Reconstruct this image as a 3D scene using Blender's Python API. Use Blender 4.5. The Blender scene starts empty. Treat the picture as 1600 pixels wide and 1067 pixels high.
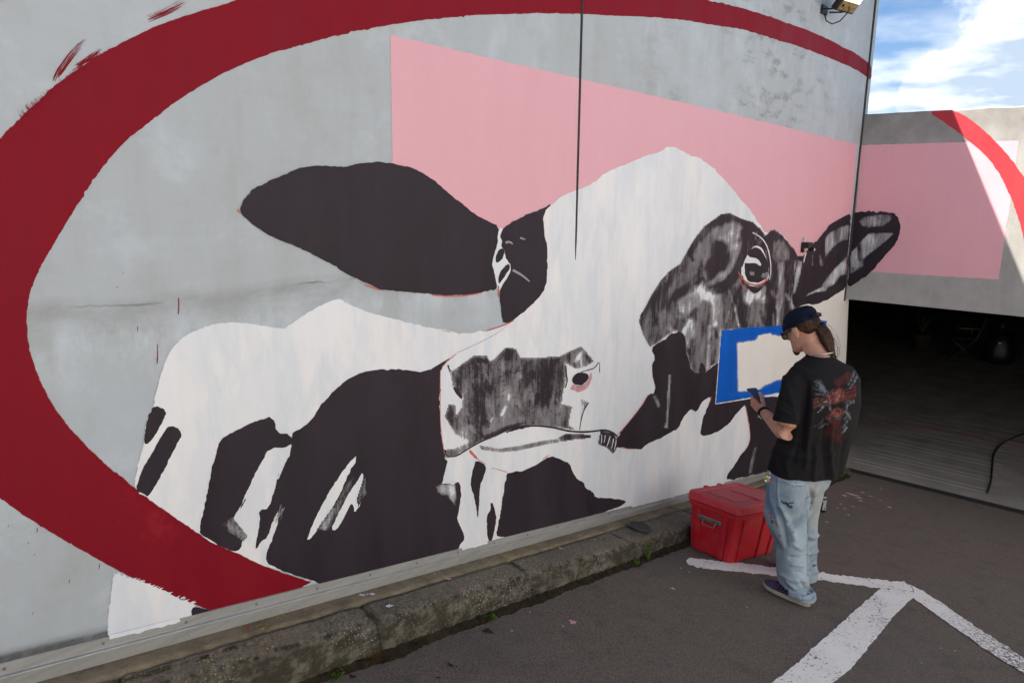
import bpy, bmesh, math, random
import numpy as np
from mathutils import Vector, Matrix, noise as mnoise, geometry as mgeo
random.seed(7); np.random.seed(7)
S = bpy.context.scene
COL = S.collection
PI = math.pi

# ---------------------------------------------------------------- camera
# axes: +X along the painted wall towards the garage, +Y into the painted wall, +Z up
CZ = 3.125
F = 1130.0
RM = np.array([[0.66483132, -0.14732125, 0.73232218],
               [-0.74693838, -0.14301938, 0.64932928],
               [0.00907627, -0.97869398, -0.20512366]])
cam_d = bpy.data.cameras.new('camera'); cam = bpy.data.objects.new('camera', cam_d); COL.objects.link(cam)
cam_d.sensor_width = 36.0; cam_d.lens = F / 1600.0 * 36.0
cam_d.clip_start = 0.05; cam_d.clip_end = 3000
m = Matrix.Identity(4)
for r in range(3):
    m[r][0] = RM[r, 0]; m[r][1] = -RM[r, 1]; m[r][2] = -RM[r, 2]
m[2][3] = CZ
cam.matrix_world = m
S.camera = cam

# ---------------------------------------------------------------- light
SUN = Vector((-0.78, 1.0, 2.06)).normalized()
w = bpy.data.worlds.new('World'); S.world = w; w.use_nodes = True
wn = w.node_tree.nodes; wl = w.node_tree.links; wn.clear()
def wnode(t, **kw):
    n = wn.new(t)
    for k_, v_ in kw.items(): setattr(n, k_, v_)
    return n
sky = wnode('ShaderNodeTexSky', sky_type='NISHITA', sun_disc=False)
sky.sun_elevation = math.asin(SUN.z); sky.sun_rotation = math.atan2(SUN.x, SUN.y)
sky.air_density = 0.7; sky.dust_density = 0.1; sky.ozone_density = 2.5; sky.altitude = 1500
tc = wnode('ShaderNodeTexCoord')
sep = wnode('ShaderNodeSeparateXYZ'); wl.new(tc.outputs['Generated'], sep.inputs[0])
def wmath(op, a, b=None, c=None, clamp=False):
    n = wnode('ShaderNodeMath', operation=op, use_clamp=clamp)
    for i, v_ in enumerate((a, b, c)):
        if v_ is None: continue
        if isinstance(v_, (int, float)): n.inputs[i].default_value = v_
        else: wl.new(v_, n.inputs[i])
    return n.outputs[0]
zz = wmath('MAXIMUM', wmath('ADD', sep.outputs[2], 0.12), 0.05)
px_ = wmath('DIVIDE', sep.outputs[0], zz); py_ = wmath('DIVIDE', sep.outputs[1], zz)
comb = wnode('ShaderNodeCombineXYZ'); wl.new(px_, comb.inputs[0]); wl.new(py_, comb.inputs[1])
mapn = wnode('ShaderNodeMapping'); wl.new(comb.outputs[0], mapn.inputs[0]); mapn.inputs['Location'].default_value = (9.3, 2.2, 1.4)
n1 = wnode('ShaderNodeTexNoise'); wl.new(mapn.outputs[0], n1.inputs['Vector']); n1.inputs['Scale'].default_value = 0.95; n1.inputs['Detail'].default_value = 6; n1.inputs['Roughness'].default_value = 0.56
n2 = wnode('ShaderNodeTexNoise'); wl.new(mapn.outputs[0], n2.inputs['Vector']); n2.inputs['Scale'].default_value = 2.6; n2.inputs['Detail'].default_value = 5
# the heap cloud beyond the bridge wall: a soft mound in direction space, edged by noise
n3 = wnode('ShaderNodeTexNoise'); wl.new(tc.outputs['Generated'], n3.inputs['Vector']); n3.inputs['Scale'].default_value = 13; n3.inputs['Detail'].default_value = 6; n3.inputs['Roughness'].default_value = 0.62
def dirpx(x, y):
    v = RM @ np.array([x - 800, y - 533.5, F]); return v / np.linalg.norm(v)
def mound(x, y, rad):
    d = dirpx(x, y)
    dp = wnode('ShaderNodeVectorMath', operation='DOT_PRODUCT'); wl.new(tc.outputs['Generated'], dp.inputs[0]); dp.inputs[1].default_value = tuple(d)
    c0 = math.cos(rad / F)
    return wmath('DIVIDE', wmath('SUBTRACT', dp.outputs['Value'], c0), 1 - c0)
heap = wmath('MAXIMUM', mound(1650, 150, 150), wmath('MAXIMUM', mound(1490, 150, 75), mound(1790, 60, 200)))
heap = wmath('ADD', heap, wmath('MULTIPLY', wmath('SUBTRACT', n3.outputs[0], 0.5), 1.6))
heap = wmath('MULTIPLY', heap, 2.6, clamp=True)
cr = wnode('ShaderNodeMapRange'); wl.new(n1.outputs[0], cr.inputs[0]); cr.inputs[1].default_value = 0.48; cr.inputs[2].default_value = 0.70
cl = wmath('MAXIMUM', cr.outputs[0], heap)
hz = wnode('ShaderNodeMapRange'); wl.new(sep.outputs[2], hz.inputs[0]); hz.inputs[1].default_value = 0.27; hz.inputs[2].default_value = 0.10; hz.inputs[3].default_value = 0; hz.inputs[4].default_value = 1.0
cl = wmath('MAXIMUM', cl, wmath('MULTIPLY', hz.outputs[0], wmath('ADD', wmath('MULTIPLY', n2.outputs[0], 1.3), 0.25), clamp=True))
cl = wmath('MULTIPLY', wmath('MULTIPLY', cl, 0.95, clamp=True), wmath('MULTIPLY', wmath('ADD', sep.outputs[2], .02), 30.0, clamp=True))
shade = wnode('ShaderNodeMapRange'); wl.new(n2.outputs[0], shade.inputs[0]); shade.inputs[1].default_value = 0.34; shade.inputs[2].default_value = 0.62
under = wmath('ADD', wmath('MULTIPLY', mound(1640, 182, 120), .95), wmath('MULTIPLY', wmath('SUBTRACT', n3.outputs[0], .5), 1.0), clamp=True)
shd = wmath('SUBTRACT', shade.outputs[0], wmath('MULTIPLY', under, .85), clamp=True)
ccol = wnode('ShaderNodeMix', data_type='RGBA'); wl.new(shd, ccol.inputs[0])
CLOUD = 3.6
ccol.inputs[6].default_value = (CLOUD * .44, CLOUD * .53, CLOUD * .64, 1); ccol.inputs[7].default_value = (CLOUD * 1.05, CLOUD * 1.05, CLOUD * 1.04, 1)
mixs = wnode('ShaderNodeMix', data_type='RGBA'); wl.new(cl, mixs.inputs[0]); tint = wnode('ShaderNodeMix', data_type='RGBA', blend_type='MULTIPLY'); tint.inputs[0].default_value = 1.0; wl.new(sky.outputs[0], tint.inputs[6]); tint.inputs[7].default_value = (.085, .29, .40, 1); wl.new(tint.outputs[2], mixs.inputs[6]); wl.new(ccol.outputs[2], mixs.inputs[7])
bg = wnode('ShaderNodeBackground'); bg.inputs['Strength'].default_value = 0.05; wl.new(mixs.outputs[2], bg.inputs[0])
wo = wnode('ShaderNodeOutputWorld'); wl.new(bg.outputs[0], wo.inputs[0])

sd = bpy.data.lights.new('sun', 'SUN'); sd.energy = 2.2; sd.angle = math.radians(0.55); sd.color = (1.0, 0.93, 0.82)
so = bpy.data.objects.new('sun', sd); COL.objects.link(so)
so.rotation_euler = SUN.to_track_quat('Z', 'Y').to_euler(); so.location = (0, 6, 12)

S.render.engine = 'CYCLES'
w.cycles.sampling_method = 'MANUAL'; w.cycles.sample_map_resolution = 512
S.cycles.max_bounces = 6; S.cycles.diffuse_bounces = 4; S.cycles.glossy_bounces = 3; S.cycles.caustics_reflective = False; S.cycles.caustics_refractive = False
S.view_settings.view_transform = 'Standard'; S.view_settings.look = 'None'
S.view_settings.exposure = 3.06; S.view_settings.gamma = 1.0; S.view_settings.use_curve_mapping = False
S.render.resolution_x = 1024; S.render.resolution_y = 682

# ---------------------------------------------------------------- measuring helpers (camera model of the photograph)
KS = -0.16442          # slope of the ramp
Z0 = CZ - 1.72
YW = 2.55              # face of the painted wall
def G(x): return Z0 + KS * x
def rayw(px, py): return RM @ np.array([px - 800.0, py - 533.5, F])
def on_y(px, py, Y=YW): d = rayw(px, py); p = d * (Y / d[1]); return Vector((p[0], p[1], p[2] + CZ))
def on_x(px, py, X): d = rayw(px, py); p = d * (X / d[0]); return Vector((p[0], p[1], p[2] + CZ))
def on_g(px, py, dz=0.0): d = rayw(px, py); t = (-1.72 + dz) / (d[2] - KS * d[0]); p = d * t; return Vector((p[0], p[1], p[2] + CZ))
def on_z(px, py, z): d = rayw(px, py); p = d * ((z - CZ) / d[2]); return Vector((p[0], p[1], p[2] + CZ))
def to_px(v):
    c = RM.T @ (np.array(v) - np.array([0, 0, CZ])); return 800 + F * c[0] / c[2], 533.5 + F * c[1] / c[2]
XC = sum(on_y(*p)[0] for p in ((1347, 181), (1333, 333), (1320, 467))) / 3     # face of the bridge wall
XE = XC + 0.14                                                            # end of the painted wall
ZB = on_x(1440, 479, XC)[2]; ZBT = on_x(1476, 172, XC)[2]
ZT = CZ + 2.53
GF = G(XC)                                                                # garage floor
print('XC', XC, 'ZB', ZB, ZBT, 'GF', GF)

# ---------------------------------------------------------------- object helpers
def mesh(name, verts, faces, mat=None, parent=None, smooth=False, edges=()):
    me = bpy.data.meshes.new(name); me.from_pydata([tuple(v) for v in verts], list(edges), [tuple(f) for f in faces]); me.update()
    if mat: me.materials.append(mat)
    if smooth: me.shade_smooth()
    o = bpy.data.objects.new(name, me); COL.objects.link(o)
    if parent: o.parent = parent
    return o
def bobj(name, bm, mat=None, parent=None, smooth=False):
    me = bpy.data.meshes.new(name); bm.to_mesh(me); bm.free()
    if mat: me.materials.append(mat)
    if smooth: me.shade_smooth()
    o = bpy.data.objects.new(name, me); COL.objects.link(o)
    if parent: o.parent = parent
    return o
def empty(name, loc=(0, 0, 0), rz=0.0):
    o = bpy.data.objects.new(name, None); COL.objects.link(o); o.location = loc; o.rotation_euler = (0, 0, rz); o.empty_display_size = 0.1
    return o
def tag(o, label=None, cat=None, group=None, kind=None):
    if label: o['label'] = label
    if cat: o['category'] = cat
    if group: o['group'] = group
    if kind: o['kind'] = kind
    return o
def box_bm(x0, x1, y0, y1, z0, z1, bev=0.0, seg=2):
    bm = bmesh.new()
    vs = [bm.verts.new((x, y, z)) for x in (x0, x1) for y in (y0, y1) for z in (z0, z1)]
    for f in ((0, 1, 3, 2), (4, 6, 7, 5), (0, 4, 5, 1), (2, 3, 7, 6), (0, 2, 6, 4), (1, 5, 7, 3)): bm.faces.new([vs[i] for i in f])
    bm.normal_update()
    if bev: bmesh.ops.bevel(bm, geom=list(bm.edges), offset=bev, segments=seg, profile=0.5, affect='EDGES')
    return bm
def box(name, x0, x1, y0, y1, z0, z1, mat, parent=None, bev=0.0, seg=2, smooth=False):
    return bobj(name, box_bm(x0, x1, y0, y1, z0, z1, bev, seg), mat, parent, smooth)
def ring_loft(rings, cap=True):
    n = len(rings[0]); V = [v for r in rings for v in r]; Fc = []
    for i in range(len(rings) - 1):
        for j in range(n):
            a = i * n + j; b = i * n + (j + 1) % n
            Fc.append((a, b, b + n, a + n))
    if cap: Fc.append(tuple(reversed(range(n)))); Fc.append(tuple(range((len(rings) - 1) * n, len(rings) * n)))
    return V, Fc
def tube(path, radii, n=10, flat=None, upv=(0, 0, 1)):
    """tapered tube round a path; radii: number or (side, up) per point"""
    P = [Vector(p) for p in path]; rings = []
    for i, p in enumerate(P):
        t = (P[min(i + 1, len(P) - 1)] - P[max(i - 1, 0)]).normalized()
        u = Vector(upv); s = t.cross(u)
        if s.length < 1e-3: s = t.cross(Vector((0, 1, 0)))
        s.normalize(); u = s.cross(t).normalized()
        r = radii[i] if isinstance(radii, (list, tuple)) and not (len(radii) == 2 and not isinstance(radii[0], (list, tuple)) and len(P) != 2) else radii
        ra, rb = (r if isinstance(r, (list, tuple)) else (r, r))
        rings.append([p + s * (ra * math.cos(a)) + u * (rb * math.sin(a)) for a in [2 * PI * k_ / n for k_ in range(n)]])
    return ring_loft(rings)
def cyl_obj(name, p0, p1, r0, r1, mat, parent=None, n=20, smooth=True):
    V, Fc = tube([p0, p1], [r0, r1], n); o = mesh(name, V, Fc, mat, parent)
    if smooth:
        for p in o.data.polygons: p.use_smooth = len(p.vertices) == 4
    return o

# ---------------------------------------------------------------- materials
MATS = {}
class NT:
    """small wrapper that builds node chains"""
    def __init__(s, name, rough=0.7, spec=0.3, metal=0.0):
        s.m = bpy.data.materials.new(name); s.m.use_nodes = True; MATS[name] = s.m
        s.t = s.m.node_tree; s.n = s.t.nodes; s.l = s.t.links
        s.b = s.n['Principled BSDF']; s.b.inputs['Roughness'].default_value = rough; s.b.inputs['Metallic'].default_value = metal
        s.b.inputs['Specular IOR Level'].default_value = spec
        s.tc = s.n.new('ShaderNodeTexCoord'); s.geo = s.n.new('ShaderNodeNewGeometry')
    def pos(s, kind='world', scale=(1, 1, 1), loc=(0, 0, 0), rot=(0, 0, 0)):
        mp = s.n.new('ShaderNodeMapping'); mp.inputs['Scale'].default_value = scale; mp.inputs['Location'].default_value = loc; mp.inputs['Rotation'].default_value = rot
        s.l.new(s.geo.outputs['Position'] if kind == 'world' else s.tc.outputs['Object'], mp.inputs[0]); return mp.outputs[0]
    def noise(s, vec, scale, detail=4, rough=0.55, dist=0.0):
        n = s.n.new('ShaderNodeTexNoise'); s.l.new(vec, n.inputs['Vector']); n.inputs['Scale'].default_value = scale; n.inputs['Detail'].default_value = detail
        n.inputs['Roughness'].default_value = rough; n.inputs['Distortion'].default_value = dist; return n.outputs[0]
    def voro(s, vec, scale, feature='F1', out='Distance', rnd=1.0):
        n = s.n.new('ShaderNodeTexVoronoi'); n.feature = feature; s.l.new(vec, n.inputs['Vector']); n.inputs['Scale'].default_value = scale; n.inputs['Randomness'].default_value = rnd
        return n.outputs[out]
    def ramp(s, v, lo, hi, a=0.0, b=1.0):
        n = s.n.new('ShaderNodeMapRange'); s.l.new(v, n.inputs[0])
        for i, q in enumerate((lo, hi, a, b)):
            if isinstance(q, (int, float)): n.inputs[i + 1].default_value = q
            else: s.l.new(q, n.inputs[i + 1])
        return n.outputs[0]
    def math(s, op, a, b=None, c=None, clamp=False):
        n = s.n.new('ShaderNodeMath'); n.operation = op; n.use_clamp = clamp
        for i, q in enumerate((a, b, c)):
            if q is None: continue
            if isinstance(q, (int, float)): n.inputs[i].default_value = q
            else: s.l.new(q, n.inputs[i])
        return n.outputs[0]
    def mix(s, fac, a, b):
        n = s.n.new('ShaderNodeMix'); n.data_type = 'RGBA'
        for i, q in ((0, fac), (6, a), (7, b)):
            if isinstance(q, (int, float)): n.inputs[i].default_value = q
            elif isinstance(q, (tuple, list)): n.inputs[i].default_value = (*q[:3], 1)
            else: s.l.new(q, n.inputs[i])
        return n.outputs[2]
    def attr(s, name, out='Fac'):
        n = s.n.new('ShaderNodeAttribute'); n.attribute_name = name; return n.outputs[out]
    def sepz(s, vec, i=2):
        n = s.n.new('ShaderNodeSeparateXYZ'); s.l.new(vec, n.inputs[0]); return n.outputs[i]
    def col(s, c):
        if isinstance(c, (tuple, list)): s.b.inputs['Base Color'].default_value = (*c[:3], 1)
        else: s.l.new(c, s.b.inputs['Base Color'])
        return s
    def rough(s, v): s.l.new(v, s.b.inputs['Roughness'])
    def bump(s, h, strength=0.3, dist=0.01):
        n = s.n.new('ShaderNodeBump'); n.inputs['Strength'].default_value = strength; n.inputs['Distance'].default_value = dist
        s.l.new(h, n.inputs['Height']); s.l.new(n.outputs[0], s.b.inputs['Normal'])
def plain(name, c, rough=0.6, spec=0.3, metal=0.0, var=0.12, scale=30.0, bump=0.0):
    t = NT(name, rough, spec, metal)
    n = t.noise(t.pos('obj'), scale, 5)
    t.col(t.mix(t.ramp(n, .3, .7), [q * (1 - var) for q in c], [min(1, q * (1 + var)) for q in c]))
    if bump: t.bump(n, bump, 0.004)
    return t.m

# --- painted concrete walls
def concrete(name, base, warm, stain, band=None, scuffs=False, topz=None):
    t = NT(name, 0.82, 0.25)
    P = t.pos(); st = t.pos(scale=(1.6, 1.6, 0.16))
    big = t.noise(P, 0.9, 5, .6); mid = t.noise(P, 4.0, 6, .65); streak = t.noise(st, 3.2, 5, .6); fine = t.noise(P, 55, 4, .7)
    c = t.mix(t.ramp(big, .35, .68), base, warm)
    c = t.mix(t.math('MULTIPLY', t.ramp(streak, .50, .72), .45), c, stain)
    c = t.mix(t.math('MULTIPLY', t.ramp(mid, .54, .70), .42), c, stain)
    c = t.mix(t.math('MULTIPLY', t.ramp(mid, .47, .32), .55), c, [min(1, q * 1.18) for q in base])
    lines = t.noise(t.pos(scale=(.25, 1, 26)), 3.0, 4, .6)
    c = t.mix(t.math('MULTIPLY', t.ramp(lines, .45, .75), .10), c, stain)
    if band is not None:      # stained pour joint across the wall
        wob = t.math('MULTIPLY', t.math('SUBTRACT', t.noise(t.pos(scale=(1, 1, .2)), 2.4, 5, .6), .5), .10)
        z = t.math('SUBTRACT', t.math('ADD', t.sepz(P), wob), band)
        up = t.ramp(z, .045, .0); dn = t.ramp(z, -.13, -.012)
        bandm = t.math('MULTIPLY', up, dn)
        edge = t.noise(t.pos(scale=(.7, 1, 1.6)), 7.0, 6, .7)
        bandm = t.math('MULTIPLY', bandm, t.ramp(edge, .33, .6), clamp=True)
        c = t.mix(t.math('MULTIPLY', bandm, .55), c, [q * .72 for q in stain])
        crack = t.math('MULTIPLY', t.ramp(t.math('ABSOLUTE', t.math('ADD', z, -.004)), .006, .0), t.ramp(t.noise(t.pos(scale=(1, 1, .3)), 2.2, 3), .5, .6))
        c = t.mix(t.math('MULTIPLY', crack, .75), c, (.12, .115, .10))
        eff = t.math('MULTIPLY', t.math('MULTIPLY', t.ramp(z, -.32, -.12), t.ramp(z, -.02, -.10)), t.ramp(t.noise(t.pos(scale=(1.4, 1, .6)), 5.0, 6, .7), .47, .62))
        c = t.mix(t.math('MULTIPLY', eff, .60), c, [min(1, q * 1.25) for q in base])
    if topz is not None:      # weathered coping under the top edge
        tw = t.ramp(t.math('ADD', t.sepz(P), t.math('MULTIPLY', t.math('SUBTRACT', t.noise(t.pos(scale=(1, 1, .5)), 2.2, 5, .65), .5), .35)), topz - .42, topz - .10)
        c = t.mix(t.math('MULTIPLY', tw, t.ramp(mid, .30, .62, .30, .80)), c, [q * .95 for q in stain])
        c = t.mix(t.math('MULTIPLY', t.math('MULTIPLY', tw, t.ramp(t.noise(P, 6, 6, .7), .54, .64)), .5), c, (.30, .27, .22))
    if scuffs:                # trowel scars high on the right half
        dv = t.pos(scale=(.8, 1, 2.4), rot=(0, .70, 0))
        s1 = t.noise(dv, 5.0, 7, .72); zone = t.math('MULTIPLY', t.ramp(t.sepz(P, 0), 3.8, 4.8), t.ramp(t.sepz(P, 0), 8.3, 7.2))
        zone = t.math('MULTIPLY', zone, t.ramp(t.noise(P, .9, 3), .36, .54))
        s1 = t.math('MULTIPLY', t.ramp(s1, .52, .62), zone, clamp=True)
        c = t.mix(t.math('MULTIPLY', s1, .55), c, [q * .55 for q in stain])
    c = t.mix(t.math('MULTIPLY', t.ramp(fine, .62, .75), .25), c, [q * .7 for q in base])
    t.col(c); t.bump(t.math('ADD', t.math('MULTIPLY', mid, .6), t.math('MULTIPLY', fine, .25)), .22, .012)
    return t.m
JOINT_Z = on_y(250, 470)[2]
M_WALL = concrete('wall_concrete', (.46, .505, .535), (.425, .455, .47), (.36, .365, .35), band=JOINT_Z, scuffs=True)
M_BRIDGE = concrete('bridge_concrete', (.385, .38, .365), (.33, .322, .305), (.21, .205, .195), topz=ZBT)

def paint(name, c, c2, rough=0.5, spec=0.35, streak=0.35, amt=1.0, spots=None, strokes=False):
    t = NT(name, rough, spec)
    P = t.pos(); s = t.noise(t.pos(scale=(1.6, 1.6, .55)), 3.0, 6, .62); s2 = t.noise(t.pos(scale=(1, 1, .25)), 12.0, 4, .6); fine = t.noise(P, 90, 3, .6)
    k_ = t.math('ADD', t.math('MULTIPLY', t.ramp(s, .36, .66), 1 - streak), t.math('MULTIPLY', t.ramp(s2, .35, .68), streak))
    col = t.mix(t.math('MULTIPLY', k_, amt), c, c2)
    if strokes:               # overlapping brush loads of slightly different white
        for sc, rot, c3, am in ((5.5, .35, (.62, .66, .70), .36), (4.2, -.5, (.85, .825, .795), .48), (9.0, .15, (.66, .69, .72), .35), (3.0, 1.2, (.84, .84, .84), .4)):
            nn = t.noise(t.pos(scale=(1, 1, .30), rot=(0, rot, 0), loc=(sc, 0, rot)), sc, 5, .62); col = t.mix(t.math('MULTIPLY', t.ramp(nn, .515, .585), am), col, c3)
    if spots:
        col = t.mix(t.math('MULTIPLY', t.ramp(t.noise(P, 2.3, 7, .72), .60, .72), spots[3]), col, spots[:3])
    t.col(col); t.bump(t.math('ADD', t.math('ADD', t.math('MULTIPLY', s2, .5), t.math('MULTIPLY', fine, .3)), t.math('MULTIPLY', t.noise(P, 4.0, 6, .65), 1.2)), .22, .010)
    t.rough(t.ramp(s, .3, .7, rough * .85, min(1, rough * 1.2)))
    return t.m
WHT = ((.68, .72, .76), (.81, .795, .785))
BLK = ((.020, .0135, .019), (.035, .025, .033))
M_WHITE = paint('white_wall_paint', *WHT, rough=.6, streak=.22, strokes=True)
M_CREAM = paint('cream_wall_paint', (.78, .75, .70), (.83, .80, .76), rough=.65)
M_BLACK = paint('black_wall_paint', *BLK, rough=.55, spec=.22, spots=(.075, .05, .055, .30))
M_RED = paint('red_wall_paint', (.20, .0045, .015), (.232, .007, .016), rough=.6, spec=.12, spots=(.36, .022, .026, .55))
M_RED2 = paint('bridge_red_wall_paint', (.42, .03, .045), (.46, .04, .05), rough=.6)
M_PINK = paint('pink_wall_paint', (.735, .385, .435), (.765, .42, .465), rough=.6, amt=.8)
M_BLUE = paint('blue_wall_paint', (.0015, .085, .45), (.002, .125, .58), rough=.6, spec=.15, streak=.5)
M_ORANGE = paint('red_line_paint', (.55, .10, .075), (.60, .16, .13), rough=.6)
M_GREYWASH = paint('grey_wash_paint', (.22, .20, .21), (.38, .36, .37), rough=.6)
def drypaint(name, under, over, power=1.65, freq=1.0, halo=None):
    """two paints one over the other: the brush leaves the upper one only where the stroke carried enough paint"""
    t = NT(name, .56, .24)
    P = t.pos()
    s = t.noise(t.pos(scale=(1.6, 1.6, .55)), 3.0, 6, .62); s2 = t.noise(t.pos(scale=(1, 1, .25)), 12.0, 4, .6)
    k_ = t.math('ADD', t.math('MULTIPLY', t.ramp(s, .36, .66), .78), t.math('MULTIPLY', t.ramp(s2, .35, .68), .22))
    cu = t.mix(k_, *under); co = t.mix(k_, *over)
    br = t.noise(t.pos(scale=(1, 1, .10), rot=(0, .05, 0)), 46 * freq, 5, .6)
    blk = t.noise(t.pos(scale=(1, 1, .45)), 9 * freq, 4, .6)
    gr = t.noise(P, 120, 3, .7)
    v = t.math('ADD', t.math('ADD', t.math('MULTIPLY', br, .32), t.math('MULTIPLY', blk, .42)), t.math('MULTIPLY', gr, .26))
    v = t.ramp(v, .33, .67)
    cov = t.attr('coverage')
    mk = t.math('ADD', cov, t.math('MULTIPLY', t.math('SUBTRACT', .5, v), 1.2), clamp=True)
    inv = t.math('SUBTRACT', 1.0, mk); mk = t.math('SUBTRACT', 1.0, t.math('POWER', inv, power))
    mk = t.math('MULTIPLY', mk, t.ramp(cov, .0, .16), clamp=True)
    cc_ = t.mix(mk, cu, co)
    if halo: cc_ = t.mix(t.math('MULTIPLY', t.math('MULTIPLY', mk, t.math('SUBTRACT', 1.0, mk)), 2.2, clamp=True), cc_, halo)     # thinned paint reads brown
    t.col(cc_); t.bump(br, .10, .004)
    return t.m
M_DRYBLACK = drypaint('black_drybrush_paint', WHT, BLK, halo=(.15, .115, .122))
M_DRYWHITE = drypaint('white_drybrush_paint', BLK, WHT, .62)
M_DRYBLUE = drypaint('blue_roller_paint', ((.78, .75, .70), (.83, .80, .76)), ((.0015, .085, .45), (.002, .125, .58)), 2.2)

# ---------------------------------------------------------------- painted outlines
def chaikin(p, n, closed=True):
    p = [np.array(q, float) for q in p]
    for _ in range(n):
        q = []
        L = len(p)
        for i in range(L if closed else L - 1):
            a, b = p[i], p[(i + 1) % L]; q += [a * .75 + b * .25, a * .25 + b * .75]
        if not closed: q = [p[0]] + q + [p[-1]]
        p = q
    return p
def resample(p, step, closed=True):
    out = []
    L = len(p)
    for i in range(L if closed else L - 1):
        a, b = p[i], p[(i + 1) % L]; d = np.linalg.norm(b - a); n = max(1, int(d / step))
        for k_ in range(n): out.append(a + (b - a) * k_ / n)
    if not closed: out.append(p[-1])
    return out
def zz_(x0, y0, s, pts): return [(x0 + a / s, y0 + b / s) for a, b in pts]
_rs = np.random.RandomState(3)
LAYER = [0]
def rough_outline(pts, sm=1, amp=0.45, step=2.6):
    p = resample(chaikin(pts, sm) if sm else [np.array(q, float) for q in pts], step)
    n = len(p); j = _rs.randn(n); j = .55 * j + .45 * np.roll(j, 1); spike = (_rs.rand(n) < .05) * _rs.randn(n) * 1.2
    ph = _rs.rand(6) * 6.3; lo_ = np.array([math.sin(i * step / 9 + ph[0]) * math.sin(i * step / 31 + ph[1]) + .6 * math.sin(i * step / 4.3 + ph[2]) * math.sin(i * step / 47 + ph[3]) for i in range(n)])
    dry = np.array([max(0, math.sin(i * step / 38 + ph[4]) * math.sin(i * step / 71 + ph[5])) for i in range(n)])     # stretches where the bristles ran dry
    j = j * (1 + 1.6 * dry) + lo_ * .9
    out = []
    for i in range(n):
        t = p[(i + 1) % n] - p[i - 1]; L = np.linalg.norm(t) + 1e-6; nn = np.array([-t[1], t[0]]) / L
        out.append(p[i] + nn * amp * (j[i] + spike[i]))
    return out
_cnt = [0]
def lift_off(o): _cnt[0] += 1; return 0.0012 + 0.0006 * o + 1.2e-5 * (_cnt[0] % 44)     # every coat its own depth
def lift(o): return YW - lift_off(o)
def fill2d(pts):
    """clean triangles for an outline, also where the brush edge folds over itself"""
    n = len(pts); r = mgeo.delaunay_2d_cdt([Vector((q[0], q[1])) for q in pts], [], [list(range(n))], 1, 1e-4)
    return [(v[0], v[1]) for v in r[0]], [tuple(f) for f in r[2]]
def wall_patch(name, pts, mat, parent, layer, sm=1, amp=0.45, step=2.6, far=False, label=None):
    o2 = rough_outline(pts, sm, amp, step)
    lo = lift_off(layer); o2, tri = fill2d(o2)
    if far: V = [on_x(a, b, XC - lo) for a, b in o2]
    else: V = [on_y(a, b, YW - lo) for a, b in o2]
    o = mesh(name, V, tri, mat, parent)
    if label: o['label'] = label
    return o
def line_patch(name, pts, wpx, mat, parent, layer, far=False, amp=.25):
    P = resample(chaikin(pts, 2, False), 3.0, False); n = len(P)
    ws = wpx if isinstance(wpx, (list, tuple)) else (wpx, wpx)
    A = []; B = []
    for i in range(n):
        t = P[min(i + 1, n - 1)] - P[max(i - 1, 0)]; nn = np.array([-t[1], t[0]]) / (np.linalg.norm(t) + 1e-6)
        u = i / max(1, n - 1); hw = (ws[0] * (1 - u) + ws[1] * u) * .5 * (0.75 + .25 * math.sin(PI * u)) + _rs.randn() * amp * .4
        A.append(P[i] + nn * hw); B.append(P[i] - nn * hw)
    lo = lift_off(layer)
    pj = (lambda q: on_x(q[0], q[1], XC - lo)) if far else (lambda q: on_y(q[0], q[1], YW - lo))
    V = [pj(q) for q in A] + [pj(q) for q in B]
    return mesh(name, V, [(i, i + 1, n + i + 1, n + i) for i in range(n - 1)], mat, parent)
def inside(px, py, poly):
    r = np.zeros(px.shape, bool); n = len(poly)
    for i in range(n):
        x1, y1 = poly[i]; x2, y2 = poly[(i + 1) % n]
        if y1 == y2: continue
        c = ((y1 > py) != (y2 > py)) & (px < (x2 - x1) * (py - y1) / (y2 - y1) + x1); r ^= c
    return r
def segdist(px, py, a, b):
    ax, ay = a; bx, by = b; dx, dy = bx - ax, by - ay; L = dx * dx + dy * dy + 1e-9
    t = np.clip(((px - ax) * dx + (py - ay) * dy) / L, 0, 1)
    return np.hypot(px - ax - t * dx, py - ay - t * dy)
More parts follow.
